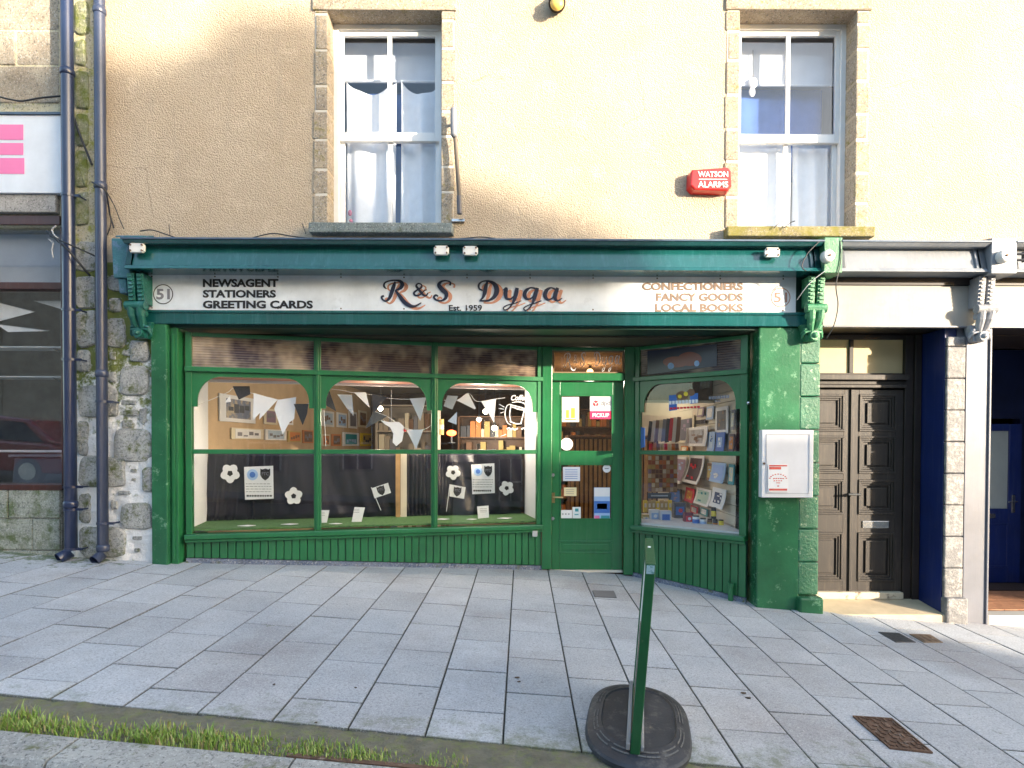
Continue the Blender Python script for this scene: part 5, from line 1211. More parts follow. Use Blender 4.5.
for X in (-1.2, -.03):
    for Y in (8.93, 9.43): MB().box(X, X + .05, Y, Y + .05, .02, 1.15).build('leg', WOODB, t)
t = thing('red_lantern', LB.f(.9)(451.5, 433, 0), 'small red lit lantern at lower left of the window nearest the door', 'lantern'); q = LB.f(.95)(451.5, 433, 0)
MB().ball(q, .05, 12, (1.3, 1, .8)).build('globe', mat('red_glow', (.6, .05, .02), .5, emit=(1, .12, .03), estr=2.0), t, smooth=True); MB().tube([q - UP * .04, q - UP * .12], .012, 8).build('stem', IRONG, t)
MB().tube([q - UP * .12, q - UP * .13], .05, 14).build('base', IRONG, t)
t = thing('spice_tin', LB.f(.9)(441, 427, 0), 'tall yellow and brown tin at the left edge of the window nearest the door', 'tin'); q = LB.f(.95)(441.5, 427, 0)
MB().tube([q - UP * .10, q + UP * .10], .03, 14).build('body', GOLD, t); MB().tube([q - UP * .03, q + UP * .03], .031, 14).build('label_band', CREAM, t)
t = thing('glass_tumbler', LB.f(.8)(478.5, 446, 0), 'clear glass tumbler just above the middle rail nearest the door', 'tumbler'); q = LB.f(.85)(478.5, 448, 0)
MB().tube([q - UP * .03, q + UP * .05], [.022, .03], 14, caps=False).build('body', glass_mat('tumbler_glass', (.8, .8, .8), refl=3), t); MB().tube([q + UP * .048, q + UP * .052], .031, 14).build('rim', CHROME, t)
# cup decal and its words on the glass
gf = LB.f(.0335)
D = thing('coffee_decal', gf(508, 410, 0), 'white coffee cup decal with lettering on the pane nearest the door', 'decal')
c3 = lambda L_: [(430 + x * .1172, 365 + y * .1172, w * .1172) for x, y, w in L_]
text('lettering', 'Coffee', WHITEINK, D, gf, 511, 527.5, 400.5, 395, .02, .001, .35)
m = MB(); strokes(m, [c3(s) for s in ([(690, 340, 8), (800, 370, 8), (805, 385, 8), (700, 360, 6), (690, 340, 6)], [(690, 350, 9), (680, 420, 7), (690, 490, 9)], [(805, 385, 9), (790, 440, 7), (775, 500, 9)], [(680, 480, 8), (730, 500, 9), (780, 500, 8)], [(690, 335, 5), (655, 350, 7), (640, 420, 8), (660, 490, 7), (690, 510, 5)], [(700, 320, 5), (760, 315, 7), (820, 340, 8), (845, 410, 8), (830, 470, 6)], [(590, 335, 5), (635, 360, 6)], [(585, 370, 5), (630, 378, 6)], [(600, 410, 5), (632, 400, 6)], [(845, 445, 6), (880, 462, 6)], [(840, 475, 5), (870, 492, 6)], [(600, 610, 5), (650, 590, 7)], [(700, 355, 4), (740, 372, 12), (790, 385, 4)])], gf, .001); m.build('cup_outline', WHITEINK, D)
m = MB(); strokes(m, [c3(s) for s in ([(655, 548, 12), (675, 535, 9), (690, 552, 12), (705, 538, 9), (720, 552, 12), (750, 540, 10)], [(780, 548, 11), (800, 538, 7), (815, 552, 8), (845, 545, 5)])], gf, .001); m.build('small_lettering', WHITEINK, D)

# ------------------------------------------------------------------ right bay
SX = V((2.383, 0, 0))
def wall(px, py, d=0): return hit(px, py, SX, XN) - XN * d
def item(name, x0, x1, y0, y1, label, cat, mount, core=None, ins=.12, curl=0, d=.03, extra=None):
    """flat goods hung on the slatted side wall: y0/y1 top and bottom at the left end x0"""
    a, b, c = wall(x0, y0), wall(x0, y1), wall(x1, y0); ya, yb, z1, z0 = a.y, c.y, a.z, b.z; X = 2.383 - d
    t = thing(name, (X, ya, z0), label, cat); m = MB(); n = 8; fs = []; vs = []
    for k in range(n + 1):
        z = z0 + (z1 - z0) * k / n; o_ = curl * ((1 - k / n) ** 2); vs += [(X - o_, ya, z), (X - o_, yb, z), (X - o_ + .008, ya, z), (X - o_ + .008, yb, z)]
    for k in range(n):
        q = 4 * k; fs += [(q, q + 4, q + 5, q + 1), (q + 2, q + 3, q + 7, q + 6), (q, q + 2, q + 6, q + 4), (q + 1, q + 5, q + 7, q + 3)]
    fs += [(0, 1, 3, 2), (4 * n, 4 * n + 2, 4 * n + 3, 4 * n + 1)]; m.add(vs, fs); m.build('sheet', mount, t)
    if core:
        m = MB(); vs = []; fs = []
        for k in range(n + 1):
            w = ins + (1 - 2 * ins) * k / n; z = z0 + (z1 - z0) * w; o_ = curl * ((1 - w) ** 2) + .003; vs += [(X - o_, ya + (yb - ya) * ins, z), (X - o_, yb - (yb - ya) * ins, z)]
        for k in range(n): fs.append((2 * k, 2 * k + 1, 2 * k + 3, 2 * k + 2))
        m.add(vs, fs); m.build('print', core, t)
        m = MB()
        for k in range(5):
            u = random.uniform(ins + .05, .7); w = random.uniform(ins + .05, .75); uu = u + random.uniform(.08, .2); ww = w + random.uniform(.04, .14); o_ = curl * ((1 - w) ** 2) + .005
            Yf = lambda s: ya + (yb - ya) * s
            m.add([(X - o_, Yf(u), z0 + (z1 - z0) * w), (X - o_, Yf(uu), z0 + (z1 - z0) * w), (X - o_, Yf(uu), z0 + (z1 - z0) * ww), (X - o_, Yf(u), z0 + (z1 - z0) * ww)], [(0, 1, 2, 3)])
        m.build('print_shapes', extra or random.choice((CREAM, SKYI, LBLUE, WHITEINK)), t)
    return t
item('framed_picture', 718, 730.5, 408, 434, 'white framed dark picture at upper right on the slatted wall', 'picture', PAPER, DGREY, .14, extra=BROWNI)
item('display_board', 681, 696, 417.5, 443, 'dark grey picture board left of the framed church print', 'board', CREAM, plain('slate_board', (.13, .13, .16)), .1, extra=MAUVE)
item('framed_picture', 691.5, 713, 428, 446, 'white mounted grey landscape print in the centre of the slatted wall', 'picture', PAPER, plain('grey_sky_print', (.42, .43, .46), dirt=((.15, .11, .08), 3, .5, .6)), .14, .03, .07, BROWNI)
item('black_plaque', 697.5, 708, 420.5, 424.5, 'small black plaque above the grey landscape print', 'plaque', INK)
item('blue_booklet', 712, 719, 432, 452, 'pale blue booklet below the framed dark picture', 'booklet', LBLUE, SKYI, .2, .02, .05, BLUEI)
item('blue_booklet', 720.5, 729, 432.5, 452, 'deep blue booklet at the right above the middle rail', 'booklet', BLUEI, LBLUE, .25, .02, .05, WHITEINK)
item('magazine', 677, 691, 456, 481, 'curling mauve magazine below the middle rail of the right window', 'magazine', PAPER, MAUVE, .1, .09, .05)
item('magazine', 693, 708, 455, 481.5, 'curling dark magazine with red writing below the middle rail', 'magazine', PAPER, plain('dark_maroon_print', (.08, .05, .06)), .1, .10, .05, REDI)
item('blue_leaflet', 716, 730, 462, 481, 'pale blue leaflet at the right below the middle rail', 'leaflet', LBLUE, plain('blue_leaf_print', (.30, .45, .80)), .12, .04, .05)
item('boxed_game', 676.5, 690, 486, 501, 'dark blue box with purple edge in the middle row', 'box', DGREY, BLUEI, .12, 0, .12, MAUVE)
item('red_booklet', 691.5, 700.5, 487, 500.5, 'red and orange booklet in the middle row', 'booklet', REDI, ORAN, .18, .03, .08, YEL)
item('white_leaflet', 702, 717, 487, 502.5, 'white leaflet with green specks in the middle row', 'leaflet', PAPER, plain('speckled_green_print', (.45, .62, .55)), .12, .05, .07, TEAL)
item('carrier_bag', 718.5, 732, 487, 505.5, 'white bag with a dark blue square at the end of the middle row', 'bag', PAPER, plain('navy_print', (.03, .06, .16)), .22, .05, .07, WHITEINK)
for x0, x1, y0, y1, nm, lb, c1, c2 in ((734, 737.5, 410, 430, 'greeting_card', 'narrow grey greeting card at the upper right edge of the slatted wall', GREYINK, CREAM), (700, 706, 408, 417, 'greeting_card', 'small mauve greeting card above the black plaque', MAUVE, CREAM), (709, 716, 407, 420, 'greeting_card', 'small blue greeting card left of the framed dark picture', LBLUE, PAPER), (731.5, 737, 434, 452, 'greeting_card', 'dark greeting card right of the deep blue booklet', DGREY, ORAN), (709.5, 715, 463, 480, 'greeting_card', 'brown greeting card left of the pale blue leaflet', BROWNI, GOLD), (731.5, 737, 464, 484, 'greeting_card', 'teal greeting card at the right edge below the middle rail', TEAL, CREAM), (683, 690, 446, 452, 'greeting_card', 'small orange greeting card just above the middle rail', ORAN, CREAM), (693, 700, 505, 512, 'greeting_card', 'small rust coloured card below the red booklet', REDI, PAPER), (703, 710, 507, 514, 'greeting_card', 'small green card below the white leaflet', TEAL, PAPER)):
    item(nm, x0, x1, y0, y1, lb, 'card', c1, c2, .16, .01, .03)
# end rack : magazines and postcards facing the street at the back of the bay
YR = 8.55; rf = pix(YR)
RK = thing('postcard_rack', rf(655, 490, 0), 'tan rack full of small brown and orange postcards in the right window', 'rack')
a, b = rf(647, 492, 0), rf(677.5, 454, 0); MB().box(a.x, b.x, YR, YR + .02, a.z, b.z).build('backboard', WOODT, RK)
cols = [ORAN, BROWNI, CREAM, GOLD, MAUVE, plain('tan_print', (.5, .36, .22)), plain('rust_print', (.38, .13, .06))]
for r in range(8):
    for c in range(8):
        x = 648 + c * 3.65; y = 456 + r * 4.5; q = rect(x, y + random.uniform(-.3, .3), x + 3.2, y + 3.9); sheetp(rf, q, cols[random.randrange(7)], 'postcard', RK, .004, .012)
MG = thing('magazine_rack', rf(655, 445, 0), 'rack of overlapping magazines above the postcards in the right window', 'rack'); a, b = rf(646, 452, 0), rf(678, 451, 0); MB().box(a.x, b.x, YR - .06, YR + .02, a.z, b.z).build('ledge', WOODT, MG)
for k in range(9):
    x = 647.5 + k * 3.4; q = [(x - 1, 441 + (k % 3)), (x + 3.4, 441 + (k % 2)), (x + 5, 421.5 - k * .5), (x + 1.2, 421 - k * .5)]; sheetp(rf, q, (DGREY, PAPER, BROWNI, CREAM, GREYINK, DGREY, REDI, PAPER, BROWNI)[k], 'magazine', MG, .004, .03 + .006 * k)
for k in range(8): x = 648 + k * 3.7; sheetp(rf, rect(x, 443.5, x + 3.3, 450), (REDI, ORAN, BROWNI, GOLD, REDI, CREAM, ORAN, BROWNI)[k], 'small_book', MG, .01, .075)
o = thing('blue_poster', (1.39, 7.3, 1.5), 'narrow blue poster on the white panel at the left of the right window', 'poster'); sheetp(lambda x, y, d: hit(x, y, V((1.375, 0, 0)), XN), [(641.0, 448), (645, 447), (645, 428), (641.0, 427)], BLUEI, 'sheet', o, .003)
o = thing('shelf_label', rf(655, 498, 0), 'dark teal label strip above the yellow packets in the right window', 'label'); sheetp(pix(8.3), rect(648, 493, 671, 498.5), plain('teal_strip', (.06, .10, .16)), 'strip', o, .01)
sheetp(pix(8.28), rect(651, 495, 668, 496.4), SKYI, 'strip_lettering', o, .003)
for k in range(7):
    f = pix(8.2 - .02 * k); x = 643 + k * 4.1; o = thing('gold_packet', f(x, 511, 0), ('first', 'second', 'third', 'fourth', 'fifth', 'sixth', 'seventh')[k] + ' gold packet from the left in the row under the teal strip', 'packet', 'gold packets under the teal strip')
    sheetp(f, rect(x, 500 + (k % 2), x + 3.7, 512), GOLD if k % 3 else YEL, 'wrapper', o, .04); sheetp(f, rect(x + .8, 503, x + 2.9, 507), CREAM, 'print', o, .002, .044)
def goods(px, y0, y1, w, Y, label, cat, body, band, cyl=False, name='boxed_toy'):
    f = pix(Y); a, b = f(px - w / 2, y1, 0), f(px + w / 2, y0, 0); t = thing(name, ((a.x + b.x) / 2, Y, a.z), label, cat); h = b.z - a.z; r = (b.x - a.x) / 2; cx = (a.x + b.x) / 2
    if cyl:
        MB().tube([(cx, Y + r, a.z), (cx, Y + r, b.z)], r, 16).build('body', body, t); MB().tube([(cx, Y + r, a.z + h * .25), (cx, Y + r, a.z + h * .75)], r * 1.02, 16).build('label_band', band, t); MB().tube([(cx, Y + r, b.z), (cx, Y + r, b.z + .012)], r * .9, 16).build('lid', INK, t)
    else:
        MB().box(a.x, b.x, Y, Y + min(.16, r * 1.6), a.z, b.z).build('carton', body, t, .003); MB().box(a.x + r * .3, b.x - r * .3, Y - .003, Y, a.z + h * .2, b.z - h * .25).build('print', band, t)
        m = MB(); m.tube([(cx + r * .1, Y - .006, a.z + h * .5), (cx + r * .1, Y - .003, a.z + h * .5)], min(r, h) * .35, 14); m.build('print_shapes', random.choice((WHITEINK, REDI, BLUEI)), t)
goods(646, 515, 523, 8, 7.45, 'small gold carton at the lower left corner of the right window', 'box', GOLD, CREAM); goods(655, 510, 522, 10, 7.4, 'white and blue toy box second from the left on the display shelf', 'box', PAPER, LBLUE)
goods(666, 511, 524, 11, 7.3, 'white toy box with blue wheels picture, third from the left', 'box', plain('pale_box', (.6, .65, .72)), BLUEI); goods(680, 503, 518, 12, 7.5, 'dark blue toy box, tallest in the row on the display shelf', 'box', DGREY, BLUEI)
goods(689, 513, 524.5, 9, 7.15, 'maroon patterned box beside the tall dark blue one', 'box', plain('maroon_box', (.18, .03, .05)), REDI); goods(697, 517, 526.5, 7, 7.0, 'small white cup with blue print on the display shelf', 'cup', PAPER, BLUEI, True, 'mug')
goods(704, 519.5, 528, 6.5, 6.95, 'plain white cup right of the blue printed one', 'cup', PAPER, LBLUE, True, 'mug'); goods(714.5, 508.5, 519, 5, 6.98, 'yellow and black tin, topmost of the stacked tins', 'tin', INK, YEL, True, 'printed_tin')
goods(710.5, 520, 530, 5, 6.95, 'dark brown tin at the left of the bottom tins', 'tin', BROWNI, GOLD, True, 'printed_tin'); goods(716, 520.5, 531, 5, 6.9, 'dark tin between the brown and the yellow bottom tins', 'tin', DGREY, ORAN, True, 'printed_tin'); goods(722, 521, 532, 5, 6.85, 'bright yellow tin at the right of the bottom tins', 'tin', YEL, YEL, True, 'printed_tin')
# timber beam seen across the top of the bay
m = MB(); m.prism([(1.4, 7.5, 2.05), (2.38, 7.5, 2.05), (2.38, 7.5, 2.5), (1.4, 7.5, 2.5)], (0, .1, 0)); o = thing('timber_valance', (1.9, 7.5, 2.05), 'brown timber valance across the top of the right window', 'valance'); m.build('board', WOODB, o); MB().box(1.4, 2.38, 7.47, 7.498, 2.02, 2.05).build('edge_trim', CREAM, o)
# glass decals in the right bay
rg = RB.f(.033)
o = thing('glass_decal', rg(682, 400, 0), 'colourful decal with white and red strips at the top of the right window', 'decal')
sheetp(rg, [(669, 411), (677, 410), (677, 394.5), (669, 395.5)], BLUEI, 'blue_ground', o, .001); sheetp(rg, [(690, 404), (698, 403), (698, 393), (690, 394)], BLUEI, 'blue_ground', o, .001)
m = MB(); disc(m, rg, 682, 395.5, 6, .002, ry=4.5); disc(m, rg, 691, 392.5, 4, .0024, ry=3.5); m.build('brown_shape', BROWNI, o); m = MB(); disc(m, rg, 680, 396.5, 2, .004); disc(m, rg, 686, 394, 2.2, .0044); m.build('yellow_shape', YEL, o)
bars(rg, [(669 + k * 3.3, 401 - k * .2, 671.6 + k * 3.3, 404.5 - k * .2) for k in range(9)], WHITEINK, 'white_lettering', o, .004); bars(rg, [(670 + k * 3.4, 407.5 - k * .2, 672.8 + k * 3.4, 409.5 - k * .2) for k in range(9)], REDI, 'red_lettering', o, .004)
o = thing('etched_lettering', rg(719, 397, 0), 'faint white lettering at the upper right of the right window', 'lettering'); bars(rg, [(709 + k * 2.6, 396.5 - k * .2, 711 + k * 2.6, 399.5 - k * .2) for k in range(8)], GREYINK, 'upper_line', o, .002); bars(rg, [(715 + k * 2, 400.5, 716.5 + k * 2, 401.6) for k in range(3)], GREYINK, 'lower_line', o, .002)
# printed sheet in the right toplight
rt = RB.f(.012); o = thing('toplight_poster', rt(650, 370, 0), 'dark poster with a red shape behind the reeded right toplight', 'poster')
sheetp(rt, [(647.5, 374.5), (717, 366), (717, 344), (647.5, 351)], plain('navy_poster', (.035, .04, .07), .2), 'sheet', o, .002)
m = MB(); disc(m, rt, 690, 359, 12, .004, ry=7); disc(m, rt, 676, 362, 13, .0045, ry=5.5); m.build('red_shape', plain('dull_red_print', (.22, .06, .05), .2), o); m = MB(); disc(m, rt, 671, 366, 3.2, .006); disc(m, rt, 697, 363.5, 2.6, .006, ry=3); m.build('pale_shape', LBLUE, o)

# ------------------------------------------------------------------ stickers on the door
df = DP.f(.055)
def sticker(q, label, mt, extras, cat='sticker', name='sticker'):
    t = thing(name, df(*q[0], 0), label, cat); sheetp(df, q, mt, 'sheet', t, .0015)
    for (r, m_, nm) in extras: bars(df, r, m_, nm, t, .0035)
    return t
sticker(rect(562, 397, 579, 422), 'cream poster with a yellow drawing in the upper door glass', plain('cream_poster', (.80, .74, .62)), [([(566, 410, 569, 418), (571, 408, 575, 418)], YEL, 'drawing'), ([(565, 419, 576, 420.2)], ORAN, 'caption')], 'poster', 'poster')
S1 = sticker(rect(590, 396, 611.5, 411), 'white and red parcel pickup sign in the upper door glass', PAPER, [([(590, 411.1, 611.5, 419)], plain('pickup_red', (.70, .02, .10)), 'red_band')], 'sign', 'pickup_sign')
m = MB(); m.add([df(595.8 + math.cos(a) * 3.2, 403.5 + math.sin(a) * 3.4, .004) for a in [math.pi / 6 + k * math.pi / 3 for k in range(6)]], [tuple(range(6))]); m.build('cube_emblem', REDI, S1)
m = MB(); strokes(m, [[(595.8, 403.7, .5), (595.8, 406.6, .5)], [(593.2, 402, .5), (595.8, 403.6, .5)], [(598.4, 402, .5), (595.8, 403.6, .5)]], df, .005); m.build('cube_lines', PAPER, S1)
text('lettering', 'dpd', GREYINK, S1, df, 600.5, 610.5, 407, 400.5, .03, .004); text('lettering', 'PICKUP', PAPER, S1, df, 592.5, 609, 417.2, 413.2, .02, .006)
def rdisc(cx, cy, r, label): t = thing('sticker', df(cx, cy, 0), label, 'sticker'); m = MB(); m.prism([df(cx + math.cos(6.283 * k / 28) * r, cy + math.sin(6.283 * k / 28) * r, 0) for k in range(28)], (0, -.0015, 0)); m.build('disc', PAPER, t); bars(df, [(cx - r * .5, cy - .5, cx + r * .5, cy + .3)], GREYINK, 'print', t, .003)
rdisc(566.7, 444.2, 6.2, 'round white sticker at the lower left of the upper door glass'); rdisc(606.7, 468.6, 4, 'small round white sticker at the top right of the lower door glass')
sticker(rect(563, 467, 580, 481), 'pale blue notice at the top left of the lower door glass', plain('pale_blue_paper', (.62, .68, .78)), [([(565, 469.5 + k * 2.2, 577.5, 470 + k * 2.2) for k in range(5)], BLUEI, 'print')], 'notice', 'notice')
sticker(rect(564, 487.5, 576.5, 496), 'small yellow notice in the middle of the lower door glass', plain('pale_yellow_paper', (.75, .68, .42)), [([(566, 489.5 + k * 2, 574, 489.9 + k * 2) for k in range(3)], GREYINK, 'print')], 'notice', 'notice')
sticker(rect(559.8, 510, 572, 518.4), 'white label at the bottom left corner of the lower door glass', PAPER, [([(562 + k * 3, 513.5, 563.5 + k * 3, 514.5) for k in range(3)], GREYINK, 'print')], 'label', 'notice')
sticker(rect(572.5, 507, 580.8, 518.4), 'small pale sticker with a teal ring, beside the bottom left label', plain('pale_sticker', (.65, .72, .74)), [([(574.5, 514, 578.5, 515)], TEAL, 'print'), ([(575, 508.5, 578.5, 511.5)], TEAL, 'teal_mark')], 'sticker', 'sticker')
sticker(rect(594, 487.5, 610, 519), 'tall blue and white poster at the right of the lower door glass', LBLUE, [([(594.2, 487.7, 609.8, 496.5)], PAPER, 'white_header'), ([(594.2, 501, 609.8, 513)], BLUEI, 'blue_field'), ([(597, 503.5, 607, 509)], PAPER, 'white_field'), ([(594.5, 515.5, 599.5, 518.6)], PINK, 'pink_corner'), ([(601, 515.5, 609.5, 518.6)], TEAL, 'teal_corner')], 'poster', 'poster')

# ------------------------------------------------------------------ notice cabinet on the green pilaster
NC = thing('notice_cabinet', P(788, 497, 5.97), 'white metal notice cabinet with red printed sheet on the green pilaster', 'cabinet')
a, b = P(761.5, 497.5, 5.97), P(813.8, 430, 5.97); MB().box(a.x, b.x, 5.97, 6.05, a.z, b.z).build('case', plain('white_cabinet', (.72, .73, .76), .3), NC, .006)
m = MB(); q = [(a.x + .04, b.x - .04, a.z + .04, a.z + .046), (a.x + .04, b.x - .04, b.z - .046, b.z - .04), (a.x + .04, a.x + .046, a.z + .046, b.z - .046), (b.x - .046, b.x - .04, a.z + .046, b.z - .046)]
for r in q: m.box(r[0], r[1], 5.964, 5.97, r[2], r[3])
m.build('door_edge', plain('cabinet_seam', (.45, .47, .50), .4), NC)
nf = pix(5.962)
m = MB(); m.tube([nf(764, 463.5, 0), nf(764, 463.5, .006)], .012, 10); m.build('lock', IRON, NC)
PN = thing('printed_notice', nf(768, 492, 0), 'small red printed notice stuck on the white metal cabinet', 'notice'); sheetp(nf, rect(768, 464, 788.3, 491.8), PAPER, 'sheet', PN, .002)
bars(nf, [(769, 465, 787, 466.4), (769, 467, 781, 469.4)], REDINK, 'red_heading', PN, .004); bars(nf, [(769, 488.6, 787, 490.6)], REDINK, 'red_footer', PN, .004)
L_ = []
for k in range(9): a_ = math.pi * (1.08 + .84 * k / 8); L_.append((778 + math.cos(a_) * 8.5 - .8, 479.5 + math.sin(a_) * 5.5 - .4, 778 + math.cos(a_) * 8.5 + .7, 479.5 + math.sin(a_) * 5.5 + .5))
L_ += [(773 + k * 2.3, 478, 774.6 + k * 2.3, 479) for k in range(5)] + [(773.5 + k * 2.3, 480.3, 775 + k * 2.3, 481.2) for k in range(4)] + [(776, 482.5, 780, 483.2), (777, 485.5, 779, 486.5)]
bars(nf, L_, REDINK, 'red_lettering', PN, .004)

# ------------------------------------------------------------------ swing sign on its rubber base, seen edge on
A0 = G(634, 765); A1 = G(636, 692); dirv = (A1 - A0); dirv.z = 0; dirv.normalize(); side = V((dirv.y, -dirv.x, 0))
gslope = V((dirv.x, dirv.y, GX * dirv.x + GY * dirv.y)).normalized(); sslope = V((side.x, side.y, GX * side.x + GY * side.y)).normalized(); gn = sslope.cross(gslope).normalized()
if gn.z < 0: gn = -gn
AB = thing('pavement_sign', A0, 'green edged pavement sign, seen edge on, on a black rubber base', 'pavement sign')
C0 = A0 + gslope * .42 + sslope * .015
def base_pt(a, r, h):
    c, s = math.cos(a), math.sin(a); e = .66
    return C0 + sslope * (math.copysign(abs(c) ** e, c) * .285 * r * (1 - .22 * abs(s) ** 3)) + gslope * (math.copysign(abs(s) ** e, s) * .50 * r) + gn * h
m = MB(); n = 48; prof = ((1, 0), (1.0, .022), (.97, .034), (.90, .044), (.72, .066), (.70, .058), (.1, .062)); vs = [base_pt(6.28318 * k / n, r, h) for r, h in prof for k in range(n)]
fs = [(i * n + k, i * n + (k + 1) % n, (i + 1) * n + (k + 1) % n, (i + 1) * n + k) for i in range(len(prof) - 1) for k in range(n)] + [tuple(range((len(prof) - 1) * n, len(prof) * n))]
m.add(vs, fs); m.build('rubber_base', RUBBER, AB, smooth=False)
m = MB()
for r0, r1, h0, h1 in ((.86, .845, .0505, .053), (.80, .785, .0575, .060)):
    for k in range(60):
        if k % 5 == 4: continue
        a, b = 6.28318 * k / 60, 6.28318 * (k + .9) / 60; m.prism([base_pt(a, r0, h0), base_pt(b, r0, h0), base_pt(b, r1, h1), base_pt(a, r1, h1)], gn * .003)
m.build('raised_rib', plain('rubber_rib', (.13, .13, .13), .7), AB)
lean = (side * .075 + UP).normalized(); T = .024; H = .955; Lb = .80
b0 = A0 + gn * .05
def slab(mb, s0, s1, l0, l1, h0, h1): mb.obox(b0 + side * s0 + gslope * l0 + lean * h0, side * (s1 - s0), gslope * (l1 - l0), lean * (h1 - h0))
m = MB(); slab(m, -T, T, 0, .05, 0, H); slab(m, -T, T, Lb - .05, Lb, 0, H); slab(m, -T, T, .05, Lb - .05, 0, .05); slab(m, -T, T, .05, Lb - .05, H - .05, H); m.build('frame', rough_paint('sign_frame_green', (.014, .10, .035), (.10, .16, .08), .63, .2, .35, 14), AB, .006)
m = MB(); slab(m, -T + .008, T - .008, .051, Lb - .051, .051, H - .051); m.build('poster_panel', plain('white_panel_face', (.75, .75, .74), .5), AB)
m = MB(); slab(m, -T * .8, T * .8, -.002, 0, H - .05, H - .008); m.build('edge_label', plain('teal_label', (.35, .50, .55), .4, dirt=((.05, .2, .2), 60, .5, .6)), AB)
m = MB(); slab(m, -T * .5, T * .2, .45, .49, H, H + .002); m.build('white_fleck', PAPER, AB)
m = MB(); slab(m, -T - .004, -T - .001, .02, .05, .1, H - .3); m.build('side_bracket', BROWNI, AB)
m = MB(); slab(m, -T - .022, -T - .002, .0, Lb, .02, .055); slab(m, T + .002, T + .018, 0, Lb, .02, .045); m.build('base_channel', plain('grey_channel', (.25, .25, .26), .5), AB, .004)

# ------------------------------------------------------------------ across the street (seen in reflections, casts the shade)
def street_building(x0, x1, yf, yb, ze, zr, label, wallm, nwin, roofdir='x', gb=None, rows=None, doors=True):
    g = gz((x0 + x1) / 2, yf); B = thing('street_building', ((x0 + x1) / 2, yf, g), label, 'building'); m = MB(); m.box(x0, x1, yb, yf, g - 1.5, ze)
    yr = (yf + yb) / 2
    if zr > ze: m.prism([(x0 + .01, yf, ze), (x0 + .01, yb, ze), (x0 + .01, yr, zr - .05)], (x1 - x0 - .02, 0, 0))
    m.build('wall', wallm, B)
    if zr > ze:
        m = MB()
        for ya in (yf + .06, yb - .06): m.prism([(x0, ya, ze - .0), (x0, ya, ze + .07), (x0, yr, zr + .07), (x0, yr, zr)], (x1 - x0, 0, 0))
        m.build('roof', SLATE, B)
    else: MB().box(x0 - .05, x1 + .05, yb - .05, yf + .05, ze, ze + .08).build('roof', SLATE, B)
    for r in (rows or ()):
        for k in range(nwin):
            xc = x0 + (x1 - x0) * (k + .5) / nwin; z0 = r
            f = MB(); f.box(xc - .62, xc + .62, yf + .001, yf + .05, z0 - .08, z0 + 1.98); w = f.build('window', GRANL, B)
            f = MB(); f.box(xc - .5, xc + .5, yf + .051, yf + .06, z0, z0 + 1.8); f.build('pane', mat('far_dark_glass', (.03, .035, .05), .06, spec=.9, var=.3), w)
            f = MB(); f.box(xc - .5, xc + .5, yf + .061, yf + .085, z0 + .88, z0 + .94); f.box(xc - .025, xc + .025, yf + .061, yf + .085, z0, z0 + .879); f.box(xc - .025, xc + .025, yf + .061, yf + .085, z0 + .941, z0 + 1.8)
            f.box(xc - .52, xc - .46, yf + .061, yf + .085, z0 + .941, z0 + 1.8); f.box(xc + .46, xc + .52, yf + .061, yf + .085, z0 + .941, z0 + 1.8); f.box(xc - .52, xc - .46, yf + .061, yf + .085, z0, z0 + .879); f.box(xc + .46, xc + .52, yf + .061, yf + .085, z0, z0 + .879); f.build('sash', WHITEP, w)
    return B
AZ = R(52); KT = .28
sheet('far_pavement', plain('far_paving', (.25, .25, .25), .8), -60, 60, -8.0, -4.6, .0)
street_building(5.5, 19.05, -8.0, -16.0, 7.45, 10.4, 'two storey granite house with slate roof across the street', granite_mat('far_granite', (.30, .29, .27), (.40, .39, .36), 0), 5, rows=(-.9, 2.0, 4.9))
street_building(-9.5, 5.45, -8.0, -15.0, 7.2, 9.7, 'pale harled house with slate roof across the street, uphill of the granite house', plain('far_harling', (.52, .46, .36), .9), 5, rows=(.6, 4.0))
street_building(-27, -9.55, -8.0, -15.6, 7.4, 10.0, 'brown stone house across the street, farthest uphill', granite_mat('far_sandstone', (.34, .25, .18), (.42, .33, .25), 0), 5, rows=(1.7, 4.9))
street_building(19.1, 21.05, -8.0, -11.0, 5.5, 5.5, 'low flat roofed annexe beside the granite house across the street', plain('annexe_render', (.45, .42, .36), .9), 1, rows=(.9,))
street_building(33, 46, -8.0, -15.6, 5.2, 7.6, 'granite house beyond the gap, farthest downhill across the street', granite_mat('far_granite_dark', (.26, .25, .24), (.35, .34, .32), 0), 5, rows=(-1.9, 1.4))
CH = thing('chimney_stack', (18.2, -10, 9), 'granite chimney stack on the house across the street', 'chimney'); MB().box(17.5, 18.9, -10.4, -9.8, 8.3, 10.05).build('stack', GRAN, CH, .01)
for X in (17.8, 18.2, 18.6): MB().tube([(X, -10.1, 10.05), (X, -10.1, 10.35)], .12, 12).build('chimney_pot', TERRA, CH)
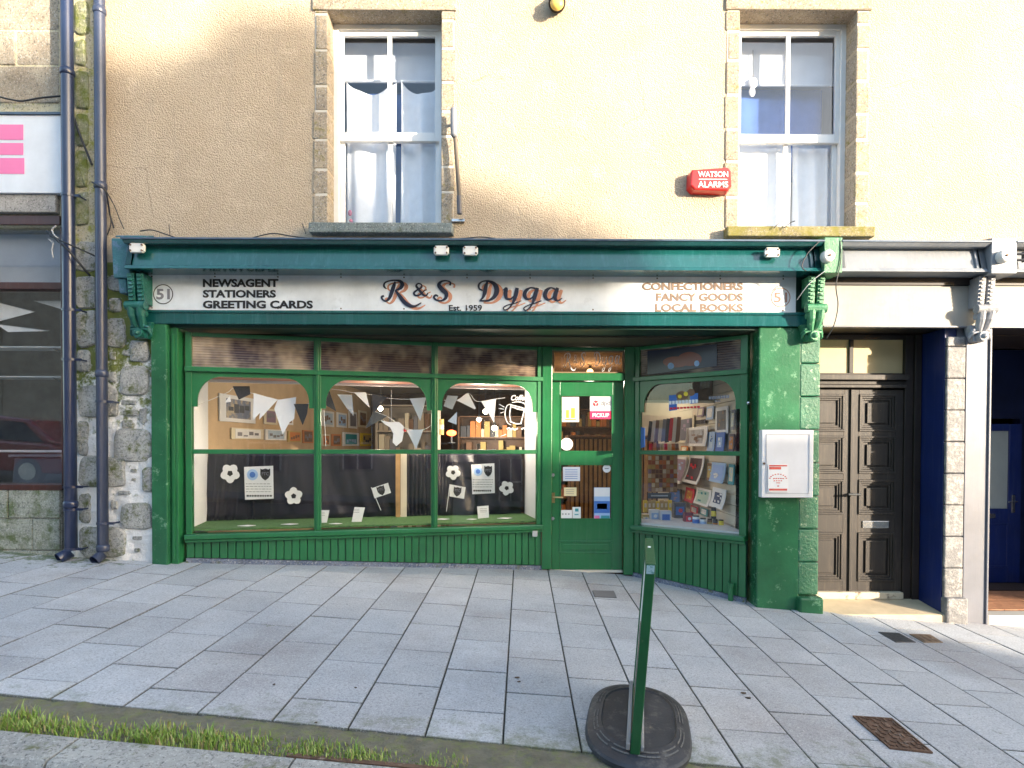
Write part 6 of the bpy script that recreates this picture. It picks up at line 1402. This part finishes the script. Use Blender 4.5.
# parked car across the street
def car(X, Y, label):
    g = gz(X, Y) - .115; t = thing('parked_car', (X, Y, g), label, 'car'); sl = V((1, 0, GX)).normalized(); O = V((X, Y, g)); pt = lambda a, y, z: O + sl * a + V((0, y, z))
    body = [(-2.05, .35), (-2.1, .62), (-2.0, .86), (-1.15, .97), (1.75, .98), (2.02, .80), (2.08, .42), (1.95, .28), (-1.9, .28)]; cab = [(-1.2, .965), (-.45, 1.48), (.2, 1.56), (1.2, 1.50), (1.85, .97)]
    m = MB(); m.prism([pt(a, -.86, z) for a, z in body], V((0, 1.72, 0))); b = m.build('body', mat('car_red', (.22, .012, .016), .25, coat=1, var=.05), t, .06)
    m = MB(); m.prism([pt(a, -.74, z) for a, z in cab], V((0, 1.48, 0))); m.build('cabin', mat('car_red', (.22, .012, .016)), t, .07)
    m = MB()
    for y0, y1 in ((.742, .752), (-.752, -.742)):
        for q in ([(-.98, 1.0), (-.40, 1.40), (.18, 1.46), (.18, 1.0)], [(.26, 1.0), (.26, 1.46), (1.1, 1.42), (1.55, 1.0)]): m.prism([pt(a, y0, z) for a, z in q], V((0, y1 - y0, 0)))
    m.build('side_window', mat('car_glass', (.02, .03, .05), .05, spec=.9), t)
    for a in (-1.3, 1.28):
        for y in (-.88, .70):
            c = pt(a, y, .31); w = MB().tube([c, c + V((0, .18, 0))], .31, 24).build('wheel', RUBBER, t); MB().tube([c + V((0, -.006, 0)), c + V((0, .186, 0))], .2, 20).build('hub', CHROME, w)
    for y in (-.65, .45): MB().obox(pt(-2.09, y, .62), sl * .06, V((0, .22, 0)), V((0, 0, .12))).build('headlight', PAPER, t)
    for y in (-.7, .5): MB().obox(pt(2.02, y, .68), sl * .06, V((0, .2, 0)), V((0, 0, .12))).build('tail_light', REDI, t)
car(-12.6, -2.2, 'dark red hatchback parked across the street, mirrored in the far left window')

# ------------------------------------------------------------------ light, sky, camera
EL = math.atan(KT * math.cos(AZ))
w = bpy.data.worlds.new('World'); scene.world = w; w.use_nodes = True; t = w.node_tree; bg = t.nodes['Background']
sky = t.nodes.new('ShaderNodeTexSky'); sky.sky_type = 'NISHITA'; sky.sun_disc = False; sky.sun_elevation = EL
sd = V((math.sin(AZ) * math.cos(EL), -math.cos(AZ) * math.cos(EL), math.sin(EL)))      # towards the sun
sky.sun_rotation = math.atan2(sd.x, sd.y); sky.air_density = 1.0; sky.dust_density = DUST; sky.ozone_density = 1.0
t.links.new(sky.outputs[0], bg.inputs[0]); bg.inputs[1].default_value = .15
sl_ = bpy.data.lights.new('sun', 'SUN'); sl_.energy = SUNE; sl_.angle = R(.9); sl_.color = (1, .86, .68); so = bpy.data.objects.new('sun', sl_); COL.objects.link(so); so.rotation_euler = (-sd).to_track_quat('-Z', 'Y').to_euler()
cd = bpy.data.cameras.new('camera'); cam = bpy.data.objects.new('camera', cd); COL.objects.link(cam); cam.location = CAM; cam.rotation_euler = MC.to_euler()
cd.sensor_fit = 'HORIZONTAL'; cd.sensor_width = 36; cd.lens = F / 1024 * 36; cd.shift_x = -(CX - 512) / 1024; cd.shift_y = (CY - 384) / 1024; cd.clip_start = .05; cd.clip_end = 2000
scene.camera = cam
scene.render.engine = 'CYCLES'; scene.view_settings.view_transform = 'Standard'; scene.view_settings.look = 'None'; scene.view_settings.exposure = EXPO; scene.view_settings.gamma = 1
scene.cycles.transparent_max_bounces = 24; scene.cycles.max_bounces = 10
